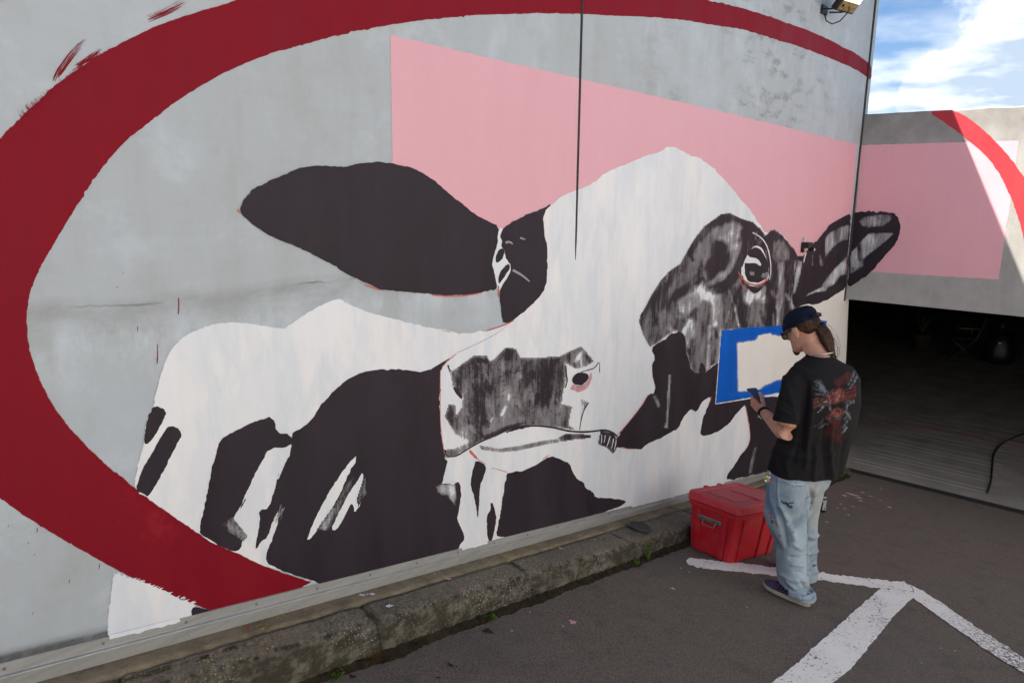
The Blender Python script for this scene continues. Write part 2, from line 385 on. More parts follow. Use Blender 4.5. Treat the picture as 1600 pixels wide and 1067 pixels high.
def dry_patch(name, outline, mat, parent, layer, base, strokes, feather=5.0, step=1.7, far=False, edge=True, rnd=0, ang=80):
    """brushed area: a fine sheet whose vertices carry how much paint the strokes left"""
    P = np.array(outline, float); x0, y0 = P.min(0) - 4; x1, y1 = P.max(0) + 4
    nx = int((x1 - x0) / step) + 1; ny = int((y1 - y0) / step) + 1
    gx, gy = np.meshgrid(x0 + np.arange(nx) * step, y0 + np.arange(ny) * step)
    ins = inside(gx, gy, outline)
    de = np.full(gx.shape, 1e9)
    for i in range(len(outline)): de = np.minimum(de, segdist(gx, gy, outline[i], outline[(i + 1) % len(outline)]))
    sdv = np.where(ins, de, -de)
    cov = np.full(gx.shape, float(base))
    for pts, r, s in strokes:
        d = np.full(gx.shape, 1e9)
        if len(pts) == 1: d = np.hypot(gx - pts[0][0], gy - pts[0][1])
        for i in range(len(pts) - 1): d = np.minimum(d, segdist(gx, gy, pts[i], pts[i + 1]))
        k_ = np.clip((r * 1.25 - d) / (r * .75), 0, 1); k_ = k_ * k_ * (3 - 2 * k_)
        cov = cov * (1 - k_) + s * k_
    for _ in range(rnd):      # loose single strokes inside the brushed area
        k0 = _rs.randint(0, ins.size)
        while not ins.flat[k0]: k0 = _rs.randint(0, ins.size)
        cx, cy = gx.flat[k0], gy.flat[k0]; a_ = math.radians(ang + _rs.randn() * 28); L = 5 + 14 * _rs.rand(); r = 1.2 + 2.6 * _rs.rand(); sg = _rs.randn() * .19
        d = segdist(gx, gy, (cx - L * math.cos(a_) / 2, cy - L * math.sin(a_) / 2), (cx + L * math.cos(a_) / 2, cy + L * math.sin(a_) / 2))
        cov = cov + sg * np.clip((r * 1.2 - d) / (r * .6), 0, 1)
    if edge: cov = np.clip(cov, 0, 1.15) * np.clip((sdv + feather * .35) / feather, 0, 1)
    keep = (sdv > -.5)
    idx = -np.ones(gx.shape, int); idx[keep] = np.arange(keep.sum())
    lo = lift_off(layer)
    pj = (lambda a, b: on_x(a, b, XC - lo)) if far else (lambda a, b: on_y(a, b, YW - lo))
    V = [pj(a, b) for a, b in zip(gx[keep], gy[keep])]
    q = keep[:-1, :-1] & keep[1:, :-1] & keep[:-1, 1:] & keep[1:, 1:]
    ii, jj = np.nonzero(q)
    Fc = [(idx[a, b], idx[a, b + 1], idx[a + 1, b + 1], idx[a + 1, b]) for a, b in zip(ii, jj)]
    o = mesh(name, V, Fc, mat, parent)
    at = o.data.attributes.new('coverage', 'FLOAT', 'POINT'); at.data.foreach_set('value', cov[keep].astype(np.float32))
    return o

# ================================================================ STRUCTURE
# --- asphalt ramp (level street above it, garage below)
t = NT('asphalt', .88, .25)
P = t.pos(); fi = t.noise(P, 120, 4, .8); vo = t.voro(P, 85); md = t.noise(P, 7, 6, .65); bg_ = t.noise(P, .9, 4, .6)
c = t.mix(t.ramp(fi, .38, .62), (.080, .063, .049), (.205, .166, .134))
c = t.mix(t.math('MULTIPLY', t.ramp(vo, .22, .10), .75), c, (.27, .235, .205))
c = t.mix(t.math('MULTIPLY', t.ramp(md, .50, .72), .45), c, (.060, .052, .046))
c = t.mix(t.math('MULTIPLY', t.ramp(bg_, .42, .7), .40), c, (.135, .119, .106))
dots = t.voro(P, 42, out='Distance'); c = t.mix(t.math('MULTIPLY', t.ramp(dots, .075, .045), .5), c, (.25, .235, .215))
t.col(c); t.bump(t.math('ADD', fi, t.math('MULTIPLY', vo, .8)), .55, .004); M_ASPH = t.m
xs = [-60, -25, -9.0, -8.0, -7.0] + [(-6.0 + .5 * i) for i in range(28)]
xs = [x for x in xs if x < XC - .12] + [XC - .10]
ys = [-90, -45, -20, -12, -8, -5, -3, -2, -1, -.5, 0, .5, 1, 1.5, 2.0, 2.56]
def ramp_z(x):
    if x > -7.0: return G(x)
    if x > -9.0: u = (x + 9.0) / 2.0; return G(-7.0) - KS * 0 + (1 - u) * (.164 * 1.0)
    return G(-7.0) + .164
V = [(x, y, ramp_z(x)) for x in xs for y in ys]; ny = len(ys)
asph = mesh('ramp', V, [(i * ny + j, (i + 1) * ny + j, (i + 1) * ny + j + 1, i * ny + j + 1) for i in range(len(xs) - 1) for j in range(ny - 1)], M_ASPH)
tag(asph, 'dark worn asphalt ramp running down to the garage', kind='structure')

# --- white parking lines, worn thermoplastic
t = NT('road_marking', .75, .3)
P = t.pos(); a = t.noise(P, 60, 6, .75); b = t.noise(P, 4.0, 5, .6); v2 = t.voro(P, 95)
wear = t.ramp(t.math('ADD', t.math('MULTIPLY', a, .75), t.math('MULTIPLY', b, .25)), .565, .60)
wear2 = t.math('MULTIPLY', t.ramp(t.sepz(P, 1), .75, .25), t.ramp(a, .47, .54), clamp=True)
wc = t.mix(t.ramp(b, .35, .68), (.90, .86, .79), (.82, .775, .71))
wc = t.mix(t.math('MULTIPLY', t.ramp(v2, .16, .05), .35), wc, (.30, .27, .24))
t.col(t.mix(t.math('MAXIMUM', wear, wear2, clamp=True), wc, (.055, .047, .041))); t.bump(a, .5, .004); M_LINE = t.m
Zr = lambda pts: zz_(1000, 830, 2.6667, pts)
arm = Zr([(193, 118), (205, 110), (330, 122), (580, 150), (740, 172), (1000, 200), (1080, 209), (1130, 222), (1140, 250), (1000, 236), (740, 201), (590, 188), (380, 165), (240, 152), (200, 136)])
thick = Zr([(1004, 236), (860, 360), (640, 560), (545, 634), (300, 830), (120, 990), (430, 990), (560, 860), (800, 634), (880, 570), (1060, 350), (1136, 276), (1140, 251)])
rarm = Zr([(1131, 222), (1200, 260), (1320, 340), (1450, 430), (1600, 528), (2300, 985), (2300, 1060), (1600, 590), (1500, 530), (1300, 392), (1137, 276), (1141, 251)])
for pts, z, lb in ((arm, .004, 'thin white line reaching towards the kerb'), (thick, .0044, 'broad white line running to the near edge'), (rarm, .0048, 'flaking white line running to the right')):
    p2, tri = fill2d(rough_outline(pts, 0, .55, 2.4))
    o = mesh('road_marking', [on_g(*q, z) for q in p2], tri, M_LINE, asph); o['label'] = lb

# --- painted wall
wall = tag(empty('concrete_wall', (2, YW, G(2))), 'long grey concrete wall painted with a huge black and white cow head', 'wall')
def wbox(name, *a, **k_):
    o = box(name, *a, **k_); o.matrix_parent_inverse = wall.matrix_basis.inverted(); return o
XS = on_y(904, 200)[0]
wbox('wall_panel', -14, XS - .004, YW, YW + .28, 0.0, ZT, M_WALL, wall)
wbox('wall_panel', XS + .004, XE, YW, YW + .28, -.3, ZT, M_WALL, wall)
M_SEAL = plain('joint_sealant', (.045, .045, .045), .8, .2, var=.35, scale=60)
M_SEALG = plain('grey_joint_sealant', (.16, .17, .18), .8, .2, var=.3, scale=60)
def P_(o): o.matrix_parent_inverse = o.parent.matrix_basis.inverted(); return o
zs_ = on_y(899, 406)[2]
V, Fc = tube([(XS, YW - .0025, ZT), (XS, YW - .0025, on_y(903, 290)[2]), (XS, YW - .0022, zs_ + .1), (XS, YW - .0015, zs_)], [(.0095, .004), (.0095, .004), (.0085, .004), (.003, .003)], 8, upv=(0, -1, 0))
P_(mesh('expansion_joint', V, Fc, M_SEAL, wall, True))['label'] = 'dark vertical joint that ends halfway down the wall'

# --- mural, painted on the wall
WP = dict(parent=wall)
def wp(*a, **k_): return P_(wall_patch(*a, **k_))
Z1 = lambda p: zz_(0, 0, 2.6667, p); Z2 = lambda p: zz_(600, 0, 2.6667, p); Z3 = lambda p: zz_(1100, 0, 3.2, p)
ZD = lambda p: zz_(0, 400, 3.2, p); ZE = lambda p: zz_(0, 733, 3.194, p); ZF = lambda p: zz_(400, 733, 3.194, p)
ZG = lambda p: zz_(360, 230, 3.048, p); ZH = lambda p: zz_(200, 450, 2.963, p); ZI = lambda p: zz_(660, 500, 4.638, p)
ZJ = lambda p: zz_(980, 310, 5.333, p); ZK = lambda p: zz_(960, 500, 3.557, p); ZL = lambda p: zz_(660, 660, 4.571, p); ZM = lambda p: zz_(1200, 300, 5.333, p)
XEpx = to_px((XE - .002, YW, 4.9))
ring_in = [(1361, 127)] + Z3([(805, 375), (700, 320), (560, 265), (400, 210), (250, 165), (150, 140), (0, 122)]) + Z2([(1350, 100), (1180, 76), (1000, 68), (820, 60), (700, 56), (480, 60), (330, 68), (160, 85)]) + \
    Z1([(1600, 108), (1400, 150), (1250, 190), (1080, 238), (880, 330), (740, 420), (640, 495), (520, 590), (440, 680), (350, 810), (300, 890), (240, 990), (195, 1067)]) + \
    ZD([(175, 110), (145, 200), (133, 300), (138, 420), (160, 520), (220, 670), (300, 800), (400, 920)])
ring_low = ZE([(555, 0), (680, 95), (760, 160), (880, 240), (1000, 325), (1070, 370), (1180, 415), (1340, 490), (1440, 525), (1590, 575)])
ring_out = ZE([(1110, 718), (1060, 706), (980, 676), (880, 640), (660, 540), (580, 500), (340, 365), (150, 250), (0, 145)]) + \
    [(-60, 725), (-115, 640), (-140, 540), (-135, 430), (-95, 320)] + Z1([(0, 575), (100, 478), (240, 345), (420, 225), (550, 158), (660, 105), (800, 58), (900, 30), (985, 0)]) + \
    [(470, -28), (620, -58), (780, -70), (920, -62), (1040, -30)] + Z3([(0, 0), (150, 30), (300, 75), (500, 145), (640, 205), (760, 270), (810, 305), (838, 333)])
ring = wp('red_ring', ring_in + ring_low + ring_out, M_RED, wall, 0, sm=1, amp=.4)
ring['label'] = 'dark red painted ring round the cow'
for seg, lb in ((Z1([(225, 330), (235, 300), (300, 215), (355, 165)]), 0), (Z1([(245, 320), (290, 260), (330, 205)]), 0), (Z1([(320, 275), (370, 240), (420, 208)]), 0), (Z1([(330, 270), (390, 238), (410, 220)]), 0), (Z1([(620, 85), (690, 55), (770, 12)]), 0), (Z1([(640, 75), (720, 42), (750, 20)]), 0)):
    for q in range(7):
        dx, dy = _rs.randn(2) * 2.2
        P_(line_patch('red_brush_mark', [(a + dx + _rs.randn() * .8, b + dy + _rs.randn() * .8) for a, b in seg], (1.6 * _rs.rand() + .4, .3), M_RED, wall, 1))
for q in range(46):     # bristle marks along the outer left edge
    u = _rs.rand(); a = np.array(Z1([(90, 490)])[0]) * (1 - u) + np.array(Z1([(350, 285)])[0]) * u + _rs.randn(2) * 1.0
    P_(line_patch('red_brush_mark', [tuple(a + [3, 4]), tuple(a + [-1, -1]), tuple(a + [-5 - 4 * _rs.rand(), -5 - 5 * _rs.rand()])], (1.2, .3), M_RED, wall, 1))
for a, b, L in ((246, 553, 30), (279, 478, 26), (215, 514, 8), (192, 427, 2), (183, 449, 3), (58, 828, 8), (44, 848, 3), (13, 822, 3), (155, 885, 8), (108, 908, 6), (51, 958, 5), (54, 866, 2)):
    P_(line_patch('red_drip', [(a, b - L / 2), (a + .6, b), (a - .5, b + L / 2)], (1.0, 2.0) if L > 20 else (1.2, .8), M_RED, wall, 1))
pink = wp('pink_panel', [(610, 55), (760, 90), (909, 124), (1150, 180), (1338, 226), (1330, 330), (1324, 424), (1200, 430), (900, 430), (720, 400), (614, 300)], M_PINK, wall, 0, sm=0, amp=.3)
pink['label'] = 'flat pink painted panel behind the cow head'
if XC: pass
white_out = ZH([(120, 540), (135, 470), (150, 400), (180, 320), (220, 255), (300, 200), (400, 163), (500, 158), (600, 170), (720, 190), (730, 182), (780, 150), (860, 95), (940, 58), (985, 50), (1040, 85), (1150, 125), (1300, 160), (1420, 190), (1560, 210)]) + \
    ZI([(0, 45), (110, 70), (240, 95), (360, 92), (480, 75), (590, 42), (640, 20)]) + [(800, 498), (830, 470), (845, 440), (852, 400), (848, 360), (850, 332)] + \
    Z2([(700, 850), (740, 818), (800, 795), (880, 760), (920, 720), (1000, 690), (1060, 660), (1120, 640), (1160, 630), (1180, 612), (1220, 615), (1250, 635), (1330, 665), (1370, 700), (1420, 750), (1470, 810), (1530, 880), (1580, 960)]) + \
    [(1196, 364), (1205, 364), (1222, 364), (1236, 385), (1240, 402), (1250, 410), (1255, 470), (1240, 474), (1240, 560), (1236, 650), (1232, 728), (1150, 752), (1085, 769), (985, 792), (930, 806), (820, 834), (720, 858), (620, 884), (498, 914)] + \
    ZF([(320, 574), (270, 552), (130, 508), (0, 466)]) + ZE([(1180, 417), (1070, 372), (1000, 328), (880, 243), (760, 163), (735, 140), (676, 105)]) + ZH([(35, 850), (75, 720), (78, 650), (95, 590)])
cow = wp('painted_cow', white_out, M_WHITE, wall, 2, sm=1, amp=.45)
cow['label'] = 'black and white cow painted on the wall, looking right'
def cowp(name, pts, mat=None, layer=3, **k_):
    o = wall_patch(name, pts, mat or M_BLACK, cow, layer, **k_); return o
def cowl(name, pts, wd, mat=None, layer=5, **k_):
    o = line_patch(name, pts, wd, mat or M_BLACK, cow, layer, **k_); return o
def cowd(name, *a, **k_):
    return dry_patch(name, a[0], a[1], cow, *a[2:], **k_)
ear_l = cowp('ear', ZG([(40, 300), (60, 250), (110, 200), (200, 155), (270, 125), (340, 95), (430, 88), (540, 95), (610, 80), (680, 70), (760, 76), (870, 98), (960, 150), (1030, 210), (1090, 260), (1150, 310), (1220, 350), (1283, 378), (1280, 470), (1255, 500), (1250, 545), (1262, 570), (1270, 640), (1275, 675), (1230, 685), (1150, 700), (1050, 708), (960, 700), (870, 690), (780, 685), (715, 678), (690, 665), (620, 635), (540, 595), (470, 550), (400, 515), (310, 470), (210, 435), (130, 385), (75, 345)]))
ear_l['label'] = 'big solid black left ear'
cowp('ear_root', ZG([(1280, 380), (1300, 385), (1345, 570), (1330, 612), (1288, 690), (1272, 690), (1258, 600), (1245, 550), (1270, 480)]), M_WHITE, 3)
cowp('ear_root', ZG([(1288, 398), (1330, 365), (1400, 325), (1480, 295), (1535, 268), (1490, 310), (1495, 420), (1513, 470), (1507, 600), (1507, 665), (1450, 740), (1380, 800), (1300, 850), (1290, 780), (1283, 690), (1290, 670), (1320, 615), (1337, 592), (1335, 570), (1310, 520), (1288, 450)]), M_BLACK, 4)
cowp('ear_root', ZG([(1262, 545), (1268, 505), (1290, 482), (1305, 490), (1298, 525), (1275, 552)]), M_BLACK, 4)
cowp('ear_root', ZG([(1275, 655), (1280, 600), (1320, 550), (1335, 566), (1322, 592), (1290, 640)]), M_BLACK, 4)
for pts, r in ((ZG([(1310, 455), (1330, 450), (1345, 462)]), 4), (ZG([(1380, 432), (1405, 440)]), 3), (ZG([(1345, 585), (1390, 610), (1425, 640)]), 4)):
    cowl('white_smear', pts, (r * 1.2, r * .4), M_GREYWASH, 5)
for pts in (ZG([(960, 704), (1050, 712), (1150, 704), (1200, 692)]), ZG([(1275, 660), (1280, 690), (1278, 710)]), ZG([(1220, 875), (1300, 850), (1350, 826)]), ZG([(640, 655), (690, 672), (715, 682)]), ZG([(35, 295), (45, 315)])):
    cowl('red_outline', pts, (2.2, 1.6), M_ORANGE, 5)
# body
cowp('body_patch', ZH([(120, 540), (180, 565), (165, 610), (115, 700), (78, 728), (75, 690), (90, 600)]))
cowp('body_patch', ZH([(195, 625), (258, 672), (215, 740), (170, 840), (95, 968), (70, 950), (35, 935), (60, 850), (115, 760), (150, 690)]))
cowp('body_patch', ZH([(425, 700), (500, 660), (600, 610), (672, 592), (688, 672), (755, 676), (760, 736), (650, 742), (620, 800), (560, 920), (505, 1050)]) + ZE([(1240, 130), (1190, 200), (1160, 250), (1130, 270), (1165, 300), (1215, 335), (1200, 400), (1170, 412), (1100, 385), (1060, 355), (1010, 332), (990, 310), (1040, 100), (1055, 0)]) + ZH([(402, 790)]))
cowp('body_patch', ZH([(750, 676), (800, 650), (850, 610), (880, 560), (930, 500), (990, 440), (1050, 400), (1130, 378), (1250, 375), (1390, 390), (1440, 350), (1520, 308)]) + ZI([(180, 292), (135, 350), (125, 450), (125, 600), (130, 800), (150, 920), (165, 985)]) + \
     ZL([(160, 252), (185, 272), (170, 320), (150, 390), (133, 448), (95, 455), (110, 505), (170, 525), (190, 490), (245, 415), (280, 450), (275, 540), (255, 640), (250, 690), (285, 770), (305, 830), (275, 868), (262, 895)]) + [(716, 859), (620, 884), (540, 904), (498, 913)] + ZF([(320, 573), (270, 550), (130, 506), (45, 465)]) + \
     ZE([(1335, 400), (1385, 285), (1392, 200), (1365, 250), (1335, 340), (1300, 355), (1290, 388), (1270, 400), (1300, 260), (1290, 205), (1345, 195), (1370, 100), (1395, 0)]) + ZH([(690, 900), (720, 830), (760, 745)]))
cowp('white_streak', ZH([(1060, 765), (1055, 800)]) + ZF([(470, 0), (400, 170), (300, 310), (270, 350), (250, 350), (340, 150), (400, 60), (440, 0)]), M_WHITE, 4)
cowp('white_streak', ZF([(535, 8), (510, 50), (470, 110), (400, 240), (375, 300), (400, 307), (440, 240), (470, 170), (485, 180), (490, 222), (525, 172), (532, 80)]), M_WHITE, 4)
cowd('dry_brush_smear', ZF([(500, 20), (470, 110), (400, 240), (360, 310), (300, 300), (400, 160), (440, 80)]), M_DRYWHITE, 4, .22, [(ZF([(340, 290), (380, 200)]), 5, .55)], feather=9)
cowd('dry_brush_smear', ZF([(545, 30), (552, 120), (510, 190), (500, 150), (530, 60)]), M_DRYWHITE, 4, .34, [], feather=5)
cowd('dry_brush_smear', ZE([(1100, 275), (1160, 235), (1240, 335), (1215, 360), (1140, 315)]), M_DRYWHITE, 4, .45, [], feather=11)
for q in range(10): cowl('dry_brush_smear', [(c_[0] + _rs.randn() * 3, c_[1] + _rs.randn() * 3) for c_ in ZE([(1410, 190), (1380, 260)])], (.8, .3), M_GREYWASH, 5)
cowd('dry_brush_smear', ZL([(90, 455), (140, 430), (235, 440), (245, 520), (235, 600), (180, 530), (110, 510)]), M_DRYWHITE, 5, .42, [(ZL([(130, 470), (220, 480)]), 8, .7)], feather=7)
# neck and chest
cowp('neck_patch', ZL([(385, 265), (460, 310), (440, 380), (410, 450), (405, 560), (401, 700), (388, 640), (375, 530), (345, 470), (350, 390), (365, 320)]))
cowp('neck_patch', ZL([(485, 575), (505, 575), (520, 640), (530, 690), (512, 780), (500, 852), (470, 852), (460, 720), (460, 660), (490, 620)]))
cowp('neck_patch', ZL([(610, 362), (700, 345), (780, 320), (840, 285), (905, 235), (990, 265), (1050, 290), (1075, 360), (1110, 410), (1155, 425), (1165, 465), (1210, 490), (1240, 535), (1320, 540), (1430, 550), (1458, 570), (1400, 605), (1300, 640), (1080, 698), (800, 770), (525, 838), (545, 720), (560, 600), (580, 480), (600, 390)]))
cowp('cheek_patch', ZK([(345, 60), (395, 80), (400, 180), (430, 290), (500, 300), (540, 260), (590, 230), (640, 230), (640, 430), (725, 440), (800, 430), (960, 420), (960, 800), (860, 840), (620, 895), (625, 868), (670, 800), (720, 730), (750, 690), (755, 640), (745, 560), (732, 480), (725, 470), (670, 530), (640, 570), (590, 615), (520, 640), (482, 642), (480, 600), (500, 520), (530, 460), (537, 420), (485, 460), (455, 510), (440, 500), (420, 490), (385, 540), (355, 605), (300, 630), (240, 665), (175, 690), (140, 722), (25, 705), (2, 712), (15, 645), (70, 580), (150, 480), (195, 405), (222, 415), (230, 370), (210, 300), (210, 240), (232, 215), (200, 158), (260, 118)]), M_BLACK, 5)
cowd('dry_brush_smear', ZK([(270, 600), (285, 560), (290, 450), (300, 300), (316, 300), (312, 450), (300, 605)]), M_DRYWHITE, 6, .5, [], feather=4)
cowd('dry_brush_smear', ZK([(742, 858), (750, 800), (780, 700), (792, 700), (780, 780), (765, 850)]), M_DRYWHITE, 6, .42, [], feather=4)
cowd('dry_brush_smear', ZK([(205, 420), (235, 410), (260, 480), (240, 490)]), M_DRYWHITE, 6, .45, [], feather=5)
for pts in (ZK([(15, 640), (70, 580), (150, 480), (190, 412)]), ZK([(730, 480), (745, 560), (757, 640), (750, 690), (722, 730)]), ZK([(528, 462), (540, 425)]), ZK([(30, 708), (110, 720)]), ZI([(130, 360), (128, 600), (132, 800), (160, 970)]), ZI([(245, 245), (180, 300), (140, 345)]), ZL([(500, 325), (560, 340), (610, 356)]), ZL([(340, 190), (385, 255), (450, 296)]), ZL([(860, 262), (905, 230)])):
    cowl('red_outline', pts, (1.3, 1.0), M_ORANGE, 5)
cowp('red_outline', ZL([(330, 205), (350, 190), (400, 262), (392, 270)]), M_ORANGE, 5)
cowl('red_outline', ZI([(250, 238), (400, 170), (520, 110), (620, 40)]), (1.1, .6), plain('pale_pink_line', (.42, .30, .32), .7), 5)
# muzzle
mz = [(195, 328), (215, 365), (280, 320), (370, 255), (470, 255), (490, 300), (540, 258), (600, 198), (680, 205), (715, 270), (800, 270), (940, 265), (1000, 258), (1080, 218), (1150, 188), (1200, 240), (1248, 300), (1200, 332), (1110, 358), (1040, 315), (1050, 440), (1025, 500), (1010, 605), (1088, 625), (1070, 700), (1060, 760), (1130, 800), (1000, 782), (860, 770), (720, 772), (620, 805), (520, 852), (400, 895), (340, 935), (250, 990), (165, 1000), (150, 940), (230, 930), (330, 880), (240, 830), (190, 750), (158, 700), (190, 605), (245, 615), (245, 690), (290, 620), (292, 560), (220, 480), (205, 400)]
R2 = lambda *v: ZI(list(v))
st = [(R2((330, 340), (430, 420)), 26, .86), (R2((300, 420), (330, 560)), 16, .80), (R2((470, 300), (480, 360)), 10, .78), (R2((640, 230), (690, 260)), 10, .9), (R2((560, 260)), 9, .75), (R2((600, 330)), 10, .40),
      (R2((820, 340), (830, 430)), 14, .82), (R2((900, 330), (930, 600)), 20, .92), (R2((980, 340), (990, 600)), 10, .9), (R2((840, 580), (960, 620)), 13, .95), (R2((1060, 260), (1100, 230)), 9, .95), (R2((1130, 270), (1160, 320)), 12, .42), (R2((1200, 260), (1230, 300)), 6, .8),
      (R2((420, 640), (430, 700)), 13, .9), (R2((340, 640), (400, 740)), 12, .84), (R2((620, 560), (740, 540)), 18, .50), (R2((560, 640), (700, 630)), 16, .52), (R2((560, 720), (720, 690)), 18, .50), (R2((760, 720), (760, 620)), 10, .82), (R2((900, 690), (1050, 680)), 16, .62), (R2((1080, 760), (1110, 790)), 8, .5), (R2((480, 790), (560, 760)), 12, .55),
      (R2((300, 720), (280, 800)), 14, .64), (R2((215, 650), (215, 760)), 11, .84), (R2((240, 900), (300, 870), (330, 830)), 16, .36), (R2((180, 960), (330, 920)), 9, .60), (R2((410, 780), (420, 860)), 10, .82), (R2((740, 760), (620, 790), (480, 850)), 6, 1.1), (R2((500, 560), (500, 620)), 10, .58), (R2((690, 430), (700, 500)), 13, .66), (R2((540, 420)), 15, .72)]
cowd('muzzle', ZI(mz), M_DRYBLACK, 4, .76, st, feather=7, rnd=120, ang=84)
for q in range(26):     # whisker-pad dashes
    a0 = 480 + _rs.rand() * 330; b0 = 620 - (a0 - 480) * .32 - _rs.randint(0, 6) * 36
    cowl('muzzle_line', ZI([(a0, b0), (a0 + 20, b0 - 10), (a0 + 44, b0 - 18)]), (1.0, .5), M_BLACK, 5)
cowl('mouth_line', ZI([(155, 935), (170, 985), (240, 992), (330, 932), (420, 882), (520, 838), (620, 788), (720, 766), (860, 766), (970, 781), (1060, 806), (1200, 812), (1330, 792), (1390, 820), (1412, 845)]), (2.2, 3.4), M_BLACK, 5)
cowp('mouth_line', ZI([(150, 940), (170, 935), (175, 960), (160, 980)]), M_BLACK, 5)
cowp('mouth_line', ZI([(600, 812), (700, 770), (860, 762), (860, 772), (720, 780), (620, 815)]), M_BLACK, 5)
cowd('mouth_corner', ZI([(980, 850), (1040, 818), (1228, 828), (1220, 857), (1100, 868), (1000, 885)]), M_DRYBLACK, 4, .88, [(R2((1000, 860)), 6, .6)], feather=4)
cowd('mouth_corner', ZI([(1268, 900), (1290, 798), (1390, 810), (1425, 905), (1385, 975), (1340, 930)]), M_DRYBLACK, 4, .97, [], feather=4)
for a, b, c_, d_ in ((1300, 830, 1295, 900), (1325, 835, 1315, 890), (1360, 840, 1335, 920), (1385, 860, 1370, 930), (1405, 870, 1390, 940)):
    cowl('white_streak', ZI([(a, b), ((a + c_) / 2 + 2, (b + d_) / 2), (c_, d_)]), (1.6, .8), M_WHITE, 5)
cowd('lower_lip', ZI([(405, 905), (560, 930), (700, 910), (880, 872), (1000, 858), (1000, 884), (880, 905), (700, 945), (560, 958), (430, 940)]), M_DRYBLACK, 4, .42, [(R2((430, 920), (440, 930)), 4, .7)], feather=6, step=.9)
cowp('nostril', ZI([(1080, 432), (1110, 390), (1170, 378), (1207, 395), (1195, 442), (1150, 474), (1100, 466)]), M_BLACK, 6)
cowp('nostril', ZI([(1065, 502), (1095, 460), (1150, 478), (1200, 440), (1215, 380), (1235, 385), (1205, 480), (1175, 515), (1120, 522)]), plain('nostril_pink_paint', (.55, .30, .33), .7, var=.25), 5)
cowl('nostril', ZI([(1150, 378), (1200, 362), (1250, 350), (1285, 290), (1285, 380)]), (1.6, 1.0), M_BLACK, 6)
cowl('nostril', ZI([(1040, 330), (1042, 400), (1052, 440), (1035, 490)]), (2.6, 1.8), M_BLACK, 6)
cowp('nostril', ZI([(222, 478), (265, 500), (292, 560), (280, 577), (240, 532)]), M_BLACK, 6)
cowl('nostril', ZI([(185, 325), (200, 375)]), (2.6, 1.6), M_BLACK, 6)
cowl('muzzle_line', ZI([(1140, 795), (1150, 720), (1170, 650), (1205, 598)]), (1.2, 2.2), M_BLACK, 5)
cowd('muzzle_line', ZI([(1140, 570), (1170, 565), (1210, 600), (1160, 680), (1150, 620)]), M_DRYBLACK, 4, .40, [], feather=5)
